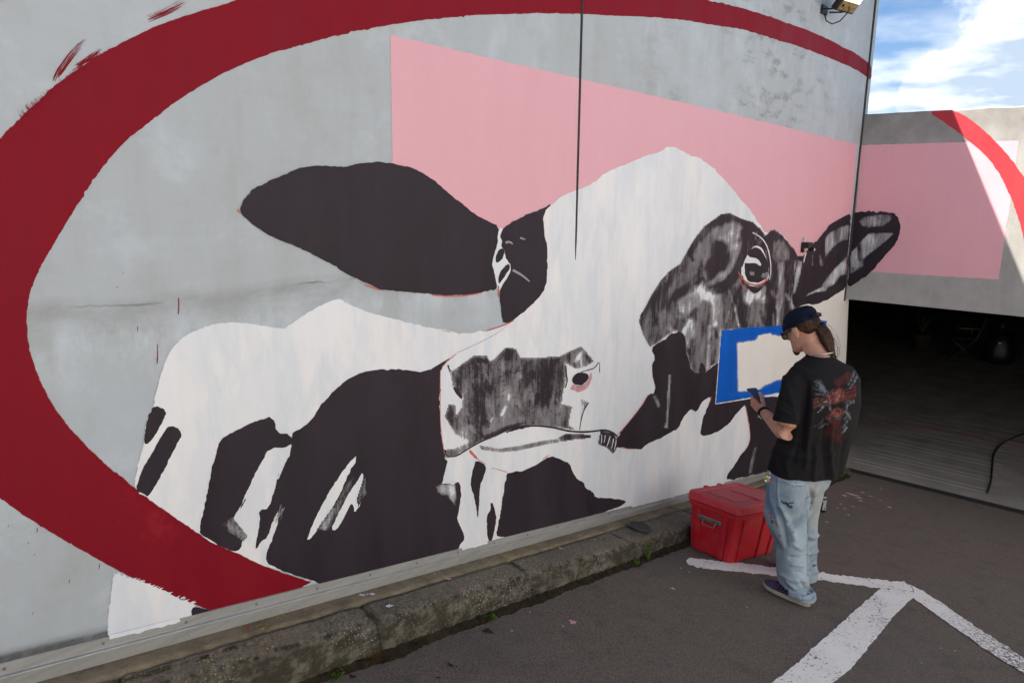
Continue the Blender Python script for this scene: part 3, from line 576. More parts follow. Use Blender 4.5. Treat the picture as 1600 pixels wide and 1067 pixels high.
# eye side of the face
ey = ZJ([(95, 1030), (105, 970), (150, 900), (200, 800), (270, 690), (340, 610), (440, 540), (490, 450), (560, 330), (640, 230), (780, 130), (860, 120), (960, 170), (1050, 195), (1110, 250), (1150, 300), (1150, 310), (1188, 268), (1230, 258), (1290, 300), (1340, 360), (1400, 430), (1425, 480), (1482, 478), (1500, 700), (1460, 880)]) + [(1246, 474), (1240, 500), (1236, 512)] + ZK([(800, 44), (600, 58), (590, 230), (540, 258), (505, 330), (470, 300), (430, 290), (400, 190), (345, 62), (200, 160), (160, 90)])
J = lambda *v: ZJ(list(v))
es = [(J((600, 520), (900, 480), (700, 620), (860, 620)), 24, .55), (J((300, 800), (420, 660), (560, 560)), 26, .72),
      (J((560, 340), (640, 250), (780, 165), (870, 160), (1000, 205), (1120, 280)), 12, 1.1), (J((440, 570), (500, 460), (600, 310), (690, 270)), 10, .98), (J((125, 1000), (190, 850), (300, 700), (430, 570)), 12, .95), (J((130, 1040), (240, 960), (330, 880)), 12, .80),
      (J((760, 290), (900, 250)), 12, .42), (J((700, 330), (620, 430)), 9, .62), (J((860, 330), (920, 280)), 10, .20), (J((800, 350)), 9, .16), (J((905, 420), (900, 520), (780, 620), (720, 650)), 12, .24), (J((560, 520), (640, 440)), 12, .58),
      (J((770, 420), (760, 520), (680, 620)), 14, 1.15), (J((810, 480), (790, 560)), 10, 1.1), (J((620, 660), (520, 760), (420, 830)), 11, 1.1), (J((560, 700), (660, 640)), 9, .9),
      (J((985, 290), (1000, 380), (950, 520), (900, 640), (830, 720), (700, 775)), 9, 1.1), (J((1010, 290), (1080, 330), (1140, 390)), 11, 1.15), (J((700, 790), (820, 740)), 6, 1.1),
      (J((560, 840), (600, 800), (720, 880)), 16, .10), (J((480, 900), (560, 860)), 16, .22), (J((400, 890), (395, 1060)), 6, .8), (J((300, 980), (340, 1060)), 12, .55), (J((520, 1000), (580, 930)), 5, .75), (J((650, 900), (610, 1060)), 10, .66), (J((760, 850), (740, 1060)), 10, .30), (J((820, 830), (850, 1060)), 7, .72),
      (J((860, 780), (900, 900), (930, 1060)), 2.2, .0), (J((900, 780), (950, 900), (990, 1060)), 10, 1.0), (J((1030, 830), (1090, 800)), 12, .1), (J((1080, 900), (1100, 1060)), 11, .62), (J((1130, 850), (1150, 760)), 6, .25),
      (J((1185, 330), (1240, 290), (1330, 380), (1400, 470)), 10, 1.1), (J((1200, 420), (1215, 700), (1200, 1067)), 11, 1.05), (J((1275, 400), (1300, 470)), 11, .5), (J((1290, 560), (1295, 760), (1265, 900)), 6.5, .30), (J((1350, 560), (1345, 800), (1330, 1060)), 9, 1.02), (J((1420, 560), (1400, 760), (1380, 900)), 5, .45), (J((1440, 480), (1460, 520)), 6, 1.05), (J((1262, 930), (1255, 1060)), 3, .2),
      (ZK([(400, 70), (420, 20)]), 9, .10), (ZK([(410, 130), (430, 60)]), 8, .25), (ZK([(440, 120), (430, 250)]), 6, .80), (ZK([(480, 60), (480, 260)]), 9, .62), (ZK([(530, 40), (520, 300)]), 4, .15), (ZK([(560, 60), (560, 220)]), 8, .70), (ZK([(590, 60), (580, 220)]), 5, .35), (ZK([(180, 40), (210, 130)]), 10, .8), (ZK([(260, 60), (300, 20)]), 12, .66), (ZK([(210, 155), (340, 62)]), 3.4, .12)]
cowd('eye_side', ey, M_DRYBLACK, 4, .74, es, feather=4.5, step=1.5, rnd=160, ang=100)
cowp('eye', J((940, 610), (992, 485), (1042, 405), (1090, 390), (1142, 445), (1172, 525), (1184, 600), (1175, 680), (1150, 700), (1080, 735), (1000, 720)), M_WHITE, 5)
cowp('eye', J((1000, 460), (1030, 420), (1085, 405), (1130, 440), (1165, 510), (1180, 590), (1168, 660), (1110, 700), (1040, 705), (985, 670), (975, 540), (1005, 545), (1040, 540), (1085, 545), (1118, 560), (1110, 520), (1060, 495), (1010, 485)), M_BLACK, 6)
cowp('eye', J((1020, 605), (1060, 610), (1058, 640), (1022, 640)), M_GREYWASH, 7, sm=0)
cowd('eye', J((1112, 650), (1130, 625), (1175, 610), (1170, 660), (1130, 668)), M_DRYBLACK, 7, .45, [], feather=3)
cowl('eye', J((925, 610), (950, 660), (1010, 712), (1080, 726), (1140, 705), (1168, 665)), (1.6, 3.2), M_ORANGE, 7)
cowp('eye', J((950, 680), (1010, 735), (1080, 748), (1140, 720), (1110, 770), (1070, 790), (1020, 770)), M_BLACK, 6)
cowl('eye', J((1045, 285), (1110, 320), (1160, 380), (1190, 480), (1200, 600), (1185, 680)), (2.0, 1.1), M_WHITE, 6)
cowl('red_outline', J((935, 660), (960, 740), (1020, 775)), (1.4, .8), M_ORANGE, 6)
# right ear, first half (it goes on over the corner)
er = ZM([(245, 545), (255, 532), (300, 535), (330, 480), (380, 420), (415, 405), (460, 340), (520, 270), (590, 230), (650, 195), (690, 182), (682, 300), (668, 500), (652, 700), (640, 808), (600, 832), (540, 872), (460, 912), (400, 938), (320, 932), (265, 955), (210, 970), (200, 800), (225, 640)])
cowp('ear', er, M_BLACK, 5)['label'] = 'right ear wrapping round the corner of the wall'
M_ = lambda *v: ZM(list(v))
cowd('ear', M_((480, 370), (520, 330), (600, 290), (675, 270), (682, 300), (670, 400), (600, 420), (540, 470), (470, 560), (470, 440)), M_DRYWHITE, 6, .34, [(M_((520, 360), (500, 480)), 8, .62), (M_((570, 310), (570, 400)), 4, .2), (M_((640, 320), (630, 380)), 7, .46)], feather=5)
cowd('ear', M_((285, 885), (340, 840), (440, 790), (480, 720), (540, 650), (620, 570), (660, 520), (655, 690), (610, 700), (560, 770), (500, 800), (490, 830), (400, 840)), M_DRYWHITE, 6, .58, [(M_((520, 740), (620, 610)), 7, .85), (M_((320, 870), (440, 810)), 4, .9), (M_((520, 640), (480, 720)), 5, .4)], feather=4)
cowd('ear', M_((360, 620), (370, 500), (385, 500), (375, 620)), M_DRYWHITE, 6, .5, [], feather=3)
cowd('ear', M_((225, 640), (245, 560), (290, 580), (275, 680), (230, 850), (205, 850)), M_DRYWHITE, 6, .5, [(M_((255, 640), (220, 800)), 5, .72)], feather=4)
cowl('white_streak', M_((320, 505), (305, 545), (298, 590)), (2.0, 1.2), M_WHITE, 7)
cowd('ear', M_((420, 520), (440, 520), (470, 620), (430, 620)), M_DRYWHITE, 6, .30, [], feather=3)
# cream ground beside the ear and the blue-framed panel
wp('cream_ground', [(1244, 474), (1262, 472), (1300, 455), (1320, 448), (1327, 448), (1322, 560), (1312, 724), (1232, 730), (1236, 520)], M_CREAM, wall, 1, sm=0, amp=.1)
fr = wp('blue_frame', [(1128, 516), (1170, 512), (1220, 508), (1260, 504), (1292, 501), (1290, 552), (1285, 601), (1215, 614), (1170, 621), (1119, 630), (1122, 580)], M_BLUE, wall, 7, sm=0, amp=.35)
fr['label'] = 'blue rectangle outline roughly rolled round a white field'
o = wall_patch('white_field', ZK([(672, 122), (930, 64), (1150, 66), (1150, 310), (930, 345), (672, 412)]), M_CREAM, fr, 8, sm=0, amp=.2)
dry_patch('blue_roller_edge', ZK([(655, 105), (930, 52), (1160, 54), (1160, 322), (930, 358), (655, 428)]), M_DRYBLUE, fr, 9, 0.0, [(ZK([(660, 95), (664, 430)]), 6.2, 1.15), (ZK([(655, 108), (770, 88)]), 7.0, 1.15), (ZK([(760, 74), (885, 50)]), 5.0, 1.15), (ZK([(890, 60), (960, 68), (1160, 50)]), 6.8, 1.15), (ZK([(655, 418), (840, 400)]), 4.6, 1.15), (ZK([(840, 396), (930, 362), (1160, 326)]), 8.6, 1.15), (ZK([(905, 370), (1160, 335)]), 9.5, 1.15)], feather=.8, step=1.4, edge=False)
P_(line_patch('white_outline', [(1118, 631), (1170, 622.5), (1215, 615.5), (1285, 603)], (1.6, 1.6), M_CREAM, wall, 8))
P_(line_patch('white_outline', [(1126.5, 517), (1122, 580), (1118, 631)], (1.0, 1.0), M_CREAM, wall, 8))
# white patch outside the ring and white overspill above the metal strip
wp('white_patch', ZE([(570, 505), (660, 542), (760, 580), (880, 640), (975, 676), (958, 690), (955, 742), (800, 785), (550, 845), (530, 812), (545, 700), (560, 560)]), M_WHITE, wall, 2, amp=.9)
wp('black_patch', ZE([(955, 690), (985, 685), (1025, 695), (1068, 710), (1000, 735), (955, 743)]), M_BLACK, wall, 3)
for q in range(30):
    a0 = _rs.rand(); c0 = np.array(ZE([(660, 545)])[0]) * (1 - a0) + np.array(ZE([(960, 668)])[0]) * a0
    P_(line_patch('white_brush_mark', [tuple(c0), tuple(c0 + [4 + 4 * _rs.rand(), -1.5 - 2 * _rs.rand()])], (1.6, .4), M_WHITE, wall, 3))

# --- bridge wall over the garage entrance
br = tag(empty('bridge_wall', (XC, 0, ZB)), 'concrete bridge wall across the garage entrance with a pink panel and red arc', 'wall')
def pb(o): o.parent = br; o.matrix_parent_inverse = br.matrix_basis.inverted(); return o
bm = bmesh.new(); ysb = [YW - .012] + [YW - .2 - .12 * i for i in range(40)] + [-6, -9]
n_ = len(ysb); top = []
V = []; Fc = []
for i, y in enumerate(ysb):
    jag = 0.010 * mnoise.noise(Vector((y * 9, 3.1, 0))) + .006 * mnoise.noise(Vector((y * 31, 1.1, 0)))
    V += [(XC, y, ZB), (XC, y, ZBT - .012 + jag), (XC + .012, y, ZBT + jag), (XC + .26, y, ZBT + jag), (XC + .26, y, ZB)]
for i in range(n_ - 1):
    for j in range(5): a = i * 5 + j; b = i * 5 + (j + 1) % 5; Fc.append((a, a + 5, b + 5, b))
Fc += [tuple(range(5)), tuple(range((n_ - 1) * 5 + 4, (n_ - 1) * 5 - 1, -1))]
pb(mesh('wall_panel', V, Fc, M_BRIDGE))
Z4 = lambda p: zz_(1320, 160, 3.139, p)
def bp(*a, **k_): return pb(wall_patch(*a, far=True, **k_))
bp('pink_panel', [(1345, 227.0), (1592, 220), (1578, 320), (1560, 437), (1370, 425.5), (1331, 423)], M_PINK, None, 0, sm=0, amp=.25)['label'] = 'pink painted panel carried on from the long wall'
to_ = on_x(1455, 173, XC); tp2 = on_x(1515, 173, XC)
bp('red_arc', Z4([(415, 43), (445, 70), (500, 108), (580, 165), (680, 250), (740, 320), (800, 430), (850, 560), (879, 670), (910, 800), (960, 1060), (1080, 1060), (1040, 800), (985, 600), (920, 440), (879, 365), (820, 285), (740, 190), (640, 100), (570, 55), (520, 38)]), M_RED2, None, 1, sm=1, amp=.25)['label'] = 'red painted arc closing the ring'
bp('ear', ZM([(706, 172), (760, 163), (830, 160), (950, 165), (1050, 170), (1085, 220), (1105, 280), (1100, 320), (1075, 420), (950, 560), (870, 660), (750, 750), (664, 800), (668, 700), (684, 500), (698, 300)]), M_BLACK, None, 2)['label'] = 'tip of the cow ear painted past the corner'
def bd(name, pts, cov, stt, fe=4): return pb(dry_patch(name, pts, M_DRYWHITE, None, 3, cov, stt, feather=fe, far=True))
bd('ear', M_((750, 250), (800, 205), (900, 190), (1030, 185), (1040, 230), (960, 290), (840, 300), (780, 285)), .34, [(M_((850, 230), (900, 260)), 8, .55)])
bd('ear', M_((690, 500), (720, 470), (780, 400), (830, 345), (950, 335), (1060, 345), (1000, 400), (900, 480), (800, 560), (800, 620), (720, 670), (680, 690)), .48, [(M_((840, 400), (820, 520)), 11, .74), (M_((910, 370), (930, 420)), 7, .5), (M_((720, 500), (730, 600)), 7, .8), (M_((760, 450), (770, 560)), 4, .2)])
V, Fc = tube([(XC - .004, YW - .006, ZT), (XC - .004, YW - .006, ZB - .02)], [(.012, .012), (.012, .012)], 8)
P_(mesh('corner_joint', V, Fc, M_SEAL, wall))['label'] = 'dark joint in the corner between the two walls'

# --- garage behind the entrance
M_GFLOOR = None
t = NT('garage_floor_concrete', .8, .3); P = t.pos(); a = t.noise(P, 2.5, 6, .6); b = t.noise(P, 70, 3)
t.col(t.mix(t.ramp(a, .35, .7), (.31, .275, .235), (.19, .17, .145))); t.bump(b, .2, .003); M_GFLOOR = t.m
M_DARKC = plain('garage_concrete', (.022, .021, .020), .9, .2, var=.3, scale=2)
gf = tag(box('garage_floor', XC - .02, 26, -14, 7, GF - .3, GF, M_GFLOOR), 'grey concrete floor inside the dark garage', kind='structure')
gw = tag(empty('garage_interior', (XC + 8, -2, GF)), 'dark concrete shell of the underground garage', kind='structure')
def pg(o): o.parent = gw; o.matrix_parent_inverse = gw.matrix_basis.inverted(); return o
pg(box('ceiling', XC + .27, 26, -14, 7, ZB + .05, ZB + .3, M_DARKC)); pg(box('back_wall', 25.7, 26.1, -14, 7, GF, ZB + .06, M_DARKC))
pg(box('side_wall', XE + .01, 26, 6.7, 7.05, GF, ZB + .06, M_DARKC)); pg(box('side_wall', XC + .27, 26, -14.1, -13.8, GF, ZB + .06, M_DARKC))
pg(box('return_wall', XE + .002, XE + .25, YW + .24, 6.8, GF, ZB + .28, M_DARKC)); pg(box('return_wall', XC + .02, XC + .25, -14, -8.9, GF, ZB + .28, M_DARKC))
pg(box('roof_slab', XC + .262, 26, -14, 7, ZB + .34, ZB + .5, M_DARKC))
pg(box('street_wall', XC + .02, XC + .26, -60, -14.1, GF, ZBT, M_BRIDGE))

# --- unseen wall added to bounce sunlight onto the mural (behind the camera's right shoulder)
M_OPP = concrete('bounce_wall_render', (.78, .79, .80), (.75, .76, .77), (.64, .645, .65))
tag(box('bounce_wall', -16, XC - .01, -4.5, -4.2, -.2, 7.0, M_OPP), 'unseen pale wall added across the ramp to bounce sunlight', kind='structure')

# --- kerb stones along the foot of the wall
bot = [on_y(a, b, YW - .022) for a, b in ((56, 1067), (500, 944), (900, 833), (1083, 780))]
kb = np.polyfit([v[0] for v in bot], [v[2] for v in bot], 1)
topp = [on_y(a, b, YW - .006) for a, b in ((170, 993), (500, 911), (720, 857), (980, 791), (1085, 765))]
kt = np.polyfit([v[0] for v in topp], [v[2] for v in topp], 1)
def kz(x): return max(float(np.polyval(kb, x)), G(x) + .085)
def sz(x): return max(float(np.polyval(kt, x)), kz(x) + .045)
def kyf(x): return max(2.345 - .036 * x, 2.19)
YG = 2.440
t = NT('kerb_concrete', .92, .2)
P = t.pos(); a = t.noise(P, 5, 7, .68); b = t.noise(P, 75, 5, .72); g = t.noise(P, 1.4, 4); mo = t.noise(t.pos(scale=(1, 1, 1.6)), 11, 6, .7)
c = t.mix(t.ramp(b, .34, .66), (.085, .072, .052), (.235, .20, .15))
c = t.mix(t.math('MULTIPLY', t.ramp(a, .48, .68), .6), c, (.085, .075, .058))
c = t.mix(t.math('MULTIPLY', t.ramp(g, .5, .72), .45), c, (.26, .21, .145))
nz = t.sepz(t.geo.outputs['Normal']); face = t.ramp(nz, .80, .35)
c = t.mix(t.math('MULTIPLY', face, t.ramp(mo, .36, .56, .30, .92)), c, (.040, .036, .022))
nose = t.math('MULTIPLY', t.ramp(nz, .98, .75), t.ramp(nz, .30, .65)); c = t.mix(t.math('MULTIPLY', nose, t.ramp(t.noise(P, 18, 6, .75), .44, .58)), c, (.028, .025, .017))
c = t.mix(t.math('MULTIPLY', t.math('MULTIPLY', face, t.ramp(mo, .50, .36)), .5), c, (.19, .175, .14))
sp = t.voro(P, 75); spz = t.ramp(t.noise(P, 3.2, 4, .6), .44, .60)
c = t.mix(t.math('MULTIPLY', t.math('MULTIPLY', t.ramp(sp, .23, .17), spz), .85), c, (.46, .47, .45))
sp2 = t.voro(t.pos(loc=(3.3, 1.2, 0)), 44); sz2 = t.ramp(t.noise(t.pos(loc=(5, 2, 1)), 2.6, 4, .6), .47, .60)
c = t.mix(t.math('MULTIPLY', t.math('MULTIPLY', t.ramp(sp2, .22, .17), sz2), t.ramp(nz, .4, .8)), c, (.46, .24, .02))
sp3 = t.voro(t.pos(loc=(1.3, 7.2, 0)), 40); c = t.mix(t.math('MULTIPLY', t.math('MULTIPLY', t.ramp(sp3, .25, .18), t.ramp(a, .45, .6)), .75), c, (.05, .046, .04))
t.col(c); t.bump(t.math('ADD', t.math('MULTIPLY', a, 1.2), t.math('MULTIPLY', b, .7)), .75, .012); M_KERB = t.m
t = NT('mortar_bed', .92, .2); P = t.pos(); a = t.noise(P, 8, 6, .7); b = t.noise(P, 70, 4)
c = t.mix(t.ramp(a, .36, .66), (.26, .21, .135), (.13, .105, .07)); sp2 = t.voro(t.pos(loc=(2.3, 4.2, 0)), 34)
c = t.mix(t.math('MULTIPLY', t.ramp(sp2, .24, .18), t.ramp(t.noise(P, 2.4, 4), .47, .58)), c, (.45, .25, .03))
t.col(c); t.bump(t.math('ADD', a, b), .7, .01); M_MORTAR = t.m
kerb = tag(empty('kerb', (4, 2.3, G(4))), 'weathered concrete kerb with orange and white lichen at the foot of the painted wall', kind='structure')
def pk(o): o.parent = kerb; o.matrix_parent_inverse = kerb.matrix_basis.inverted(); return o
def kerb_stone(x0, x1, seed):
    n = max(6, int((x1 - x0) / .035)); V = []; Fc = []; prof = 13
    for i in range(n + 1):
        x = x0 + (x1 - x0) * i / n; e = 0.006 * (math.exp(-((x - x0) / .012) ** 2) + math.exp(-((x1 - x) / .012) ** 2))
        yf = kyf(x); zt = kz(x) - .004; g0 = G(x) - .03; r = .055
        pr = [(YG, g0), (YG, zt - .012), (YG - .008, zt - e)]
        pr += [(YG - .03, zt - e), (yf + .10, zt - .010 - e)]
        for q in range(6):
            an = PI / 2 * q / 5; pr.append((yf + .025 + r - r * math.sin(an) + e * .6, zt - .014 - r + r * math.cos(an) - e))
        pr += [(yf + .012, zt * .4 + g0 * .6), (yf, g0)]
        for j, (y, z) in enumerate(pr):
            d = mnoise.noise(Vector((x * 11 + seed, y * 11, z * 11))) * .006 + mnoise.noise(Vector((x * 40 + seed, y * 40, z * 40))) * .004
            if j in (0, 12): d = 0
            V.append((x, y + (d if j > 3 else 0), z + (d if j in (2, 3, 4, 5, 6, 7, 8) else 0)))
    L = len(pr)
    for i in range(n):
        for j in range(L): a_ = i * L + j; b_ = i * L + (j + 1) % L; Fc.append((a_, a_ + L, b_ + L, b_))
    Fc += [tuple(range(L)), tuple(range((n + 1) * L - 1, n * L - 1, -1))]
    o = pk(mesh('kerb_stone', V, Fc, M_KERB)); o.data.shade_smooth()
    return o
kx = [-1.3, -.25, .74, 1.74, 2.74, 3.72, 4.72, 5.72, 6.72, 7.72, XC - .22]
for i in range(len(kx) - 1): kerb_stone(kx[i] + .0035, kx[i + 1] - .0035, i * 7.3)
n = 240; V = []; Fc = []
for i in range(n + 1):
    x = -1.3 + (XC - .22 + 1.3) * i / n; z = kz(x)
    d = .004 * mnoise.noise(Vector((x * 9, 0, 2))) + .003 * mnoise.noise(Vector((x * 37, 0, 2)))
    V += [(x, YW + .01, z + .004), (x, YG + .03, z + .002 + d), (x, YG + .006 + d, z - .006 + d), (x, YG + .004, z - .08)]
    if i: a_ = (i - 1) * 4; Fc += [(a_ + j, a_ + j + 1, a_ + j + 5, a_ + j + 4) for j in range(3)]
pk(mesh('mortar_bed', V, Fc, M_MORTAR, None, True))

# --- moss and dirt in the gutter line
t = NT('gutter_moss', .95, .1); P = t.pos(); a = t.noise(P, 25, 6, .7); b = t.noise(P, 3, 4)
c = t.mix(t.ramp(a, .35, .65), (.014, .011, .007), (.045, .033, .020)); t.col(t.mix(t.math('MULTIPLY', t.ramp(b, .58, .72), .7), c, (.06, .07, .015))); t.bump(a, .9, .02); M_MOSS = t.m
n = 620; V = []; Fc = []
for i in range(n + 1):
    x = -1.0 + (XC - .4 + 1.0) * i / n; yf = kyf(x) + .012
    wd = .044 + .030 * mnoise.noise(Vector((x * 3.1, 4, 0))) + .018 * mnoise.noise(Vector((x * 14, 4, 0))) + .010 * mnoise.noise(Vector((x * 60, 4, 0)))
    wd = max(.004, wd); hh = .030 + .012 * mnoise.noise(Vector((x * 17, 9, 0))) + .010 * mnoise.noise(Vector((x * 60, 9, 0)))
    V += [(x, yf + .006, G(x) + hh), (x, yf - wd * .5, G(x) + hh * .55), (x, yf - wd, G(x) + .001)]
    if i: a_ = (i - 1) * 3; Fc += [(a_ + j, a_ + j + 1, a_ + j + 4, a_ + j + 3) for j in range(2)]
tag(mesh('gutter_moss', V, Fc, M_MOSS, None, True), 'dark moss and dirt along the gutter under the kerb', 'moss', kind='stuff')

# --- metal strip over the foot of the wall
t = NT('aluminium_strip', .42, .5, .35); P = t.pos(); a = t.noise(t.pos(scale=(.4, 1, 5)), 12, 5, .65); b = t.noise(P, 90, 3)
c = t.mix(t.ramp(a, .35, .7), (.42, .415, .39), (.33, .325, .30)); t.col(t.mix(t.math('MULTIPLY', t.ramp(b, .6, .72), .4), c, (.20, .19, .17))); t.bump(b, .1, .002); M_ALU = t.m
M_SCREW = plain('zinc_screw', (.20, .20, .20), .45, .5, .8)
strip = tag(empty('metal_trim_strip', (3, YW, kz(3))), 'long grey metal trim strip screwed along the foot of the painted wall', 'trim strip')
def ps(o): o.parent = strip; o.matrix_parent_inverse = strip.matrix_basis.inverted(); return o
XJ = on_y(718, 868, YW - .02)[0]
cuts = [XJ - 6, XJ - 3.0, XJ, XJ + 3.0, XC - .06]
for i in range(4):
    x0, x1 = cuts[i] + .0012, cuts[i + 1] - .0012; V = []; n = 24
    for k_ in range(n + 1):
        x = x0 + (x1 - x0) * k_ / n; zb = kz(x) + .005; zt = sz(x); h = zt - zb
        for y, z in ((0, zt), (-.006, zt - .002), (-.008, zb + h * .60), (-.011, zb + h * .56), (-.0215, zb + h * .545), (-.0228, zb + h * .52), (-.0225, zb), (0, zb)): V.append((x, YW + y, z))
    Fc = [(q * 8 + j, q * 8 + (j + 1) % 8, q * 8 + 8 + (j + 1) % 8, q * 8 + 8 + j) for q in range(n) for j in range(8)] + [tuple(range(7, -1, -1)), tuple(range(n * 8, n * 8 + 8))]
    ps(mesh('strip_length', V, Fc, M_ALU))
xq = on_y(162, 1009, YW - .01)[0]; stp = on_y(302, 973, YW - .01)[0] - xq
for i in range(-3, 26):
    x = xq + i * .285
    if x > XC - .3: break
    z = kz(x) + (sz(x) - kz(x)) * .78
    bm = bmesh.new(); bmesh.ops.create_uvsphere(bm, u_segments=10, v_segments=6, radius=.0055)
    for v in bm.verts: v.co = Vector((v.co.x, v.co.y * .55, v.co.z))
    o = ps(bobj('screw', bm, M_SCREW, None, True)); o.location = (0, 0, 0)
    for v in o.data.vertices: v.co += Vector((x, YW - .0075, z))
# paint slopped over the top of the strip
for a0, b0, L in ((720, 860, 40), (985, 791, 90), (170, 998, 110), (1090, 766, 40)):
    n = int(L / 3); pts = []
    dirx = (on_y(a0, b0), on_y(a0 + L, b0 - L * .252))
    V = []; Fc = []
    for i in range(n + 1):
        p = dirx[0].lerp(dirx[1], i / n); z = sz(p[0]); V += [(p[0], YW - .0075, z + .004), (p[0], YW - .0098, z - .010 - .012 * abs(mnoise.noise(Vector((p[0] * 25, 0, 0)))))]
        if i: q = (i - 1) * 2; Fc.append((q, q + 1, q + 3, q + 2))
    ps(mesh('paint_slop', V, Fc, M_WHITE))
# dark band painted on the bare wall above the strip at the left
t = NT('wall_dark_band', .9, .1); t.col((.10, .10, .10)); tb = t.n.new('ShaderNodeBsdfTransparent'); ms = t.n.new('ShaderNodeMixShader')
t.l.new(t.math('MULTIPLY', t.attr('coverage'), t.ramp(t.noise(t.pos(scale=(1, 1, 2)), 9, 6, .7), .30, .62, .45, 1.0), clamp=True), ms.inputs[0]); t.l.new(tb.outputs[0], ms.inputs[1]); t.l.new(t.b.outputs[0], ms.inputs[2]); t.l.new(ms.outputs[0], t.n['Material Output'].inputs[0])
P_(dry_patch('dark_band', [(-160, 1040), (0, 990), (90, 962), (172, 944), (176, 1003), (0, 1047), (-160, 1090)], t.m, wall, 1, 0, [([(-150, 1078), (0, 1033), (172, 992)], 17, .25), ([(-150, 1078), (0, 1033), (172, 992)], 9, .80)], feather=.5, step=1.6, edge=False))

# --- drain channel across the foot of the ramp
M_DRAIN = plain('drain_grating', (.030, .029, .028), .8, .2, var=.4, scale=40, bump=.3)
o = box('drain_channel', XC - .22, XC - .015, -6, YW - .02, GF - .1, G(XC - .1) + .006, M_DRAIN, asph, bev=.004); o['label'] = 'dark drain channel across the garage threshold'
M_GSTRIPE = plain('floor_groove_light', (.50, .48, .45), .6, .3, var=.2, scale=20)
for a, b, c_, d_ in ((100, 818, 720, 962), (97, 834, 716, 976), (150, 783, 745, 914), (145, 797, 740, 926), (178, 768, 760, 900), (220, 728, 785, 852), (205, 740, 782, 866), (240, 712, 800, 835), (275, 690, 812, 810), (300, 680, 822, 795), (325, 660, 826, 770), (340, 644, 850, 746), (360, 626, 862, 726), (385, 608, 880, 708)):
    A = on_z(1300 + a / 2.963, 440 + b / 2.963, GF); B = on_z(1300 + c_ / 2.963, 440 + d_ / 2.963, GF); xm = (A[0] + B[0]) / 2
    hw = .008
    mesh('floor_stripe', [(xm - hw, A[1], GF + .004), (xm + hw, A[1], GF + .004), (xm + hw, B[1], GF + .004), (xm - hw, B[1], GF + .004)], [(0, 1, 2, 3)], M_GSTRIPE, gf)

# --- paint spots and litter on the ground and kerb
M_SPOTP = plain('pink_paint_spot', (.62, .33, .37), .7); M_SPOTR = plain('red_paint_spot', (.32, .04, .05), .7); M_SPOTW = plain('white_paint_spot', (.72, .72, .72), .7); M_BIT = plain('dark_leaf_bit', (.03, .022, .018), .9)
def spot(px, py, rx, mat, dz=.003, star=.5, name='paint_spot', par=asph, top=False):
    c0 = on_g(px, py, dz)
    if top: 
        for _ in range(6): c0 = on_g(px, py, kz(c0[0]) - G(c0[0]) + .0)
    n = 14; V = []
    for i in range(n):
        a_ = 2 * PI * i / n; r = rx * (1 + star * _rs.randn() * .6); r = max(rx * .3, r); V.append((c0[0] + r * math.cos(a_), c0[1] + r * math.sin(a_), c0[2] + (.004 if top else 0) + KS * r * math.cos(a_)))
    return mesh(name, V, [tuple(range(n))], mat, par)
for a, b, r, mt in ((895, 972, .022, M_SPOTP), (880, 977, .006, M_SPOTP), (800, 985, .007, M_SPOTP), (828, 955, .005, M_SPOTP), (795, 1026, .005, M_SPOTR), (784, 1044, .006, M_SPOTR), (836, 1026, .004, M_SPOTR), (1139, 991, .007, M_SPOTR), (1052, 919, .014, M_SPOTP), (1077, 893, .004, M_SPOTW), (1095, 918, .004, M_SPOTR), (1308, 910, .008, M_SPOTR), (1331, 772, .05, M_SPOTP), (1320, 774, .03, M_SPOTP), (1342, 777, .03, M_SPOTP), (1348, 769, .02, M_SPOTP), (1361, 775, .02, M_SPOTP), (1345, 782, .02, M_SPOTP), (1314, 787, .012, M_SPOTP), (1319, 794, .012, M_SPOTP), (1333, 791, .014, M_SPOTP), (1309, 793, .014, M_SPOTP), (1390, 792, .02, M_SPOTP), (1375, 781, .014, M_SPOTP), (1376, 763, .014, M_SPOTP), (1326, 804, .01, M_SPOTW), (1292, 815, .01, M_SPOTW), (1470, 1012, .004, M_SPOTW), (1492, 1016, .004, M_SPOTW), (1167, 948, .004, M_SPOTW), (1064, 887, .004, M_SPOTW), (1440, 1035, .003, M_SPOTW), (696, 948, .0, None)):
    if mt: spot(a, b, r, mt)
for a, b, r in ((703, 1038, .012), (760, 985, .016), (552, 1056, .012), (684, 1058, .006), (876, 958, .005), (713, 1041, .005)): spot(a, b, r, M_BIT, .004, .9, 'leaf_bit')
for a, b, r, mt in ((565, 930, .012, M_SPOTW), (582, 929, .012, M_SPOTW), (574, 929, .006, M_SPOTW), (608, 947, .014, M_SPOTW), (700, 905, .014, M_SPOTP), (679, 897, .005, M_SPOTP), (673, 944, .006, M_SPOTP), (748, 915, .006, M_SPOTP), (876, 857, .013, M_SPOTP), (906, 836, .008, M_SPOTP), (930, 843, .006, M_SPOTP), (387, 980, .010, M_SPOTR), (905, 1000, .0, None)):
    if mt: spot(a, b, r, mt, name='paint_spot', par=kerb, top=True).matrix_parent_inverse = kerb.matrix_basis.inverted()

# ================================================================ OBJECTS
SLOPE = math.atan(-KS)
def ramp_frame(x, y, yaw=0.0, dz=0.0): return Matrix.Translation((x, y, G(x) + dz)) @ Matrix.Rotation(SLOPE, 4, 'Y') @ Matrix.Rotation(yaw, 4, 'Z')

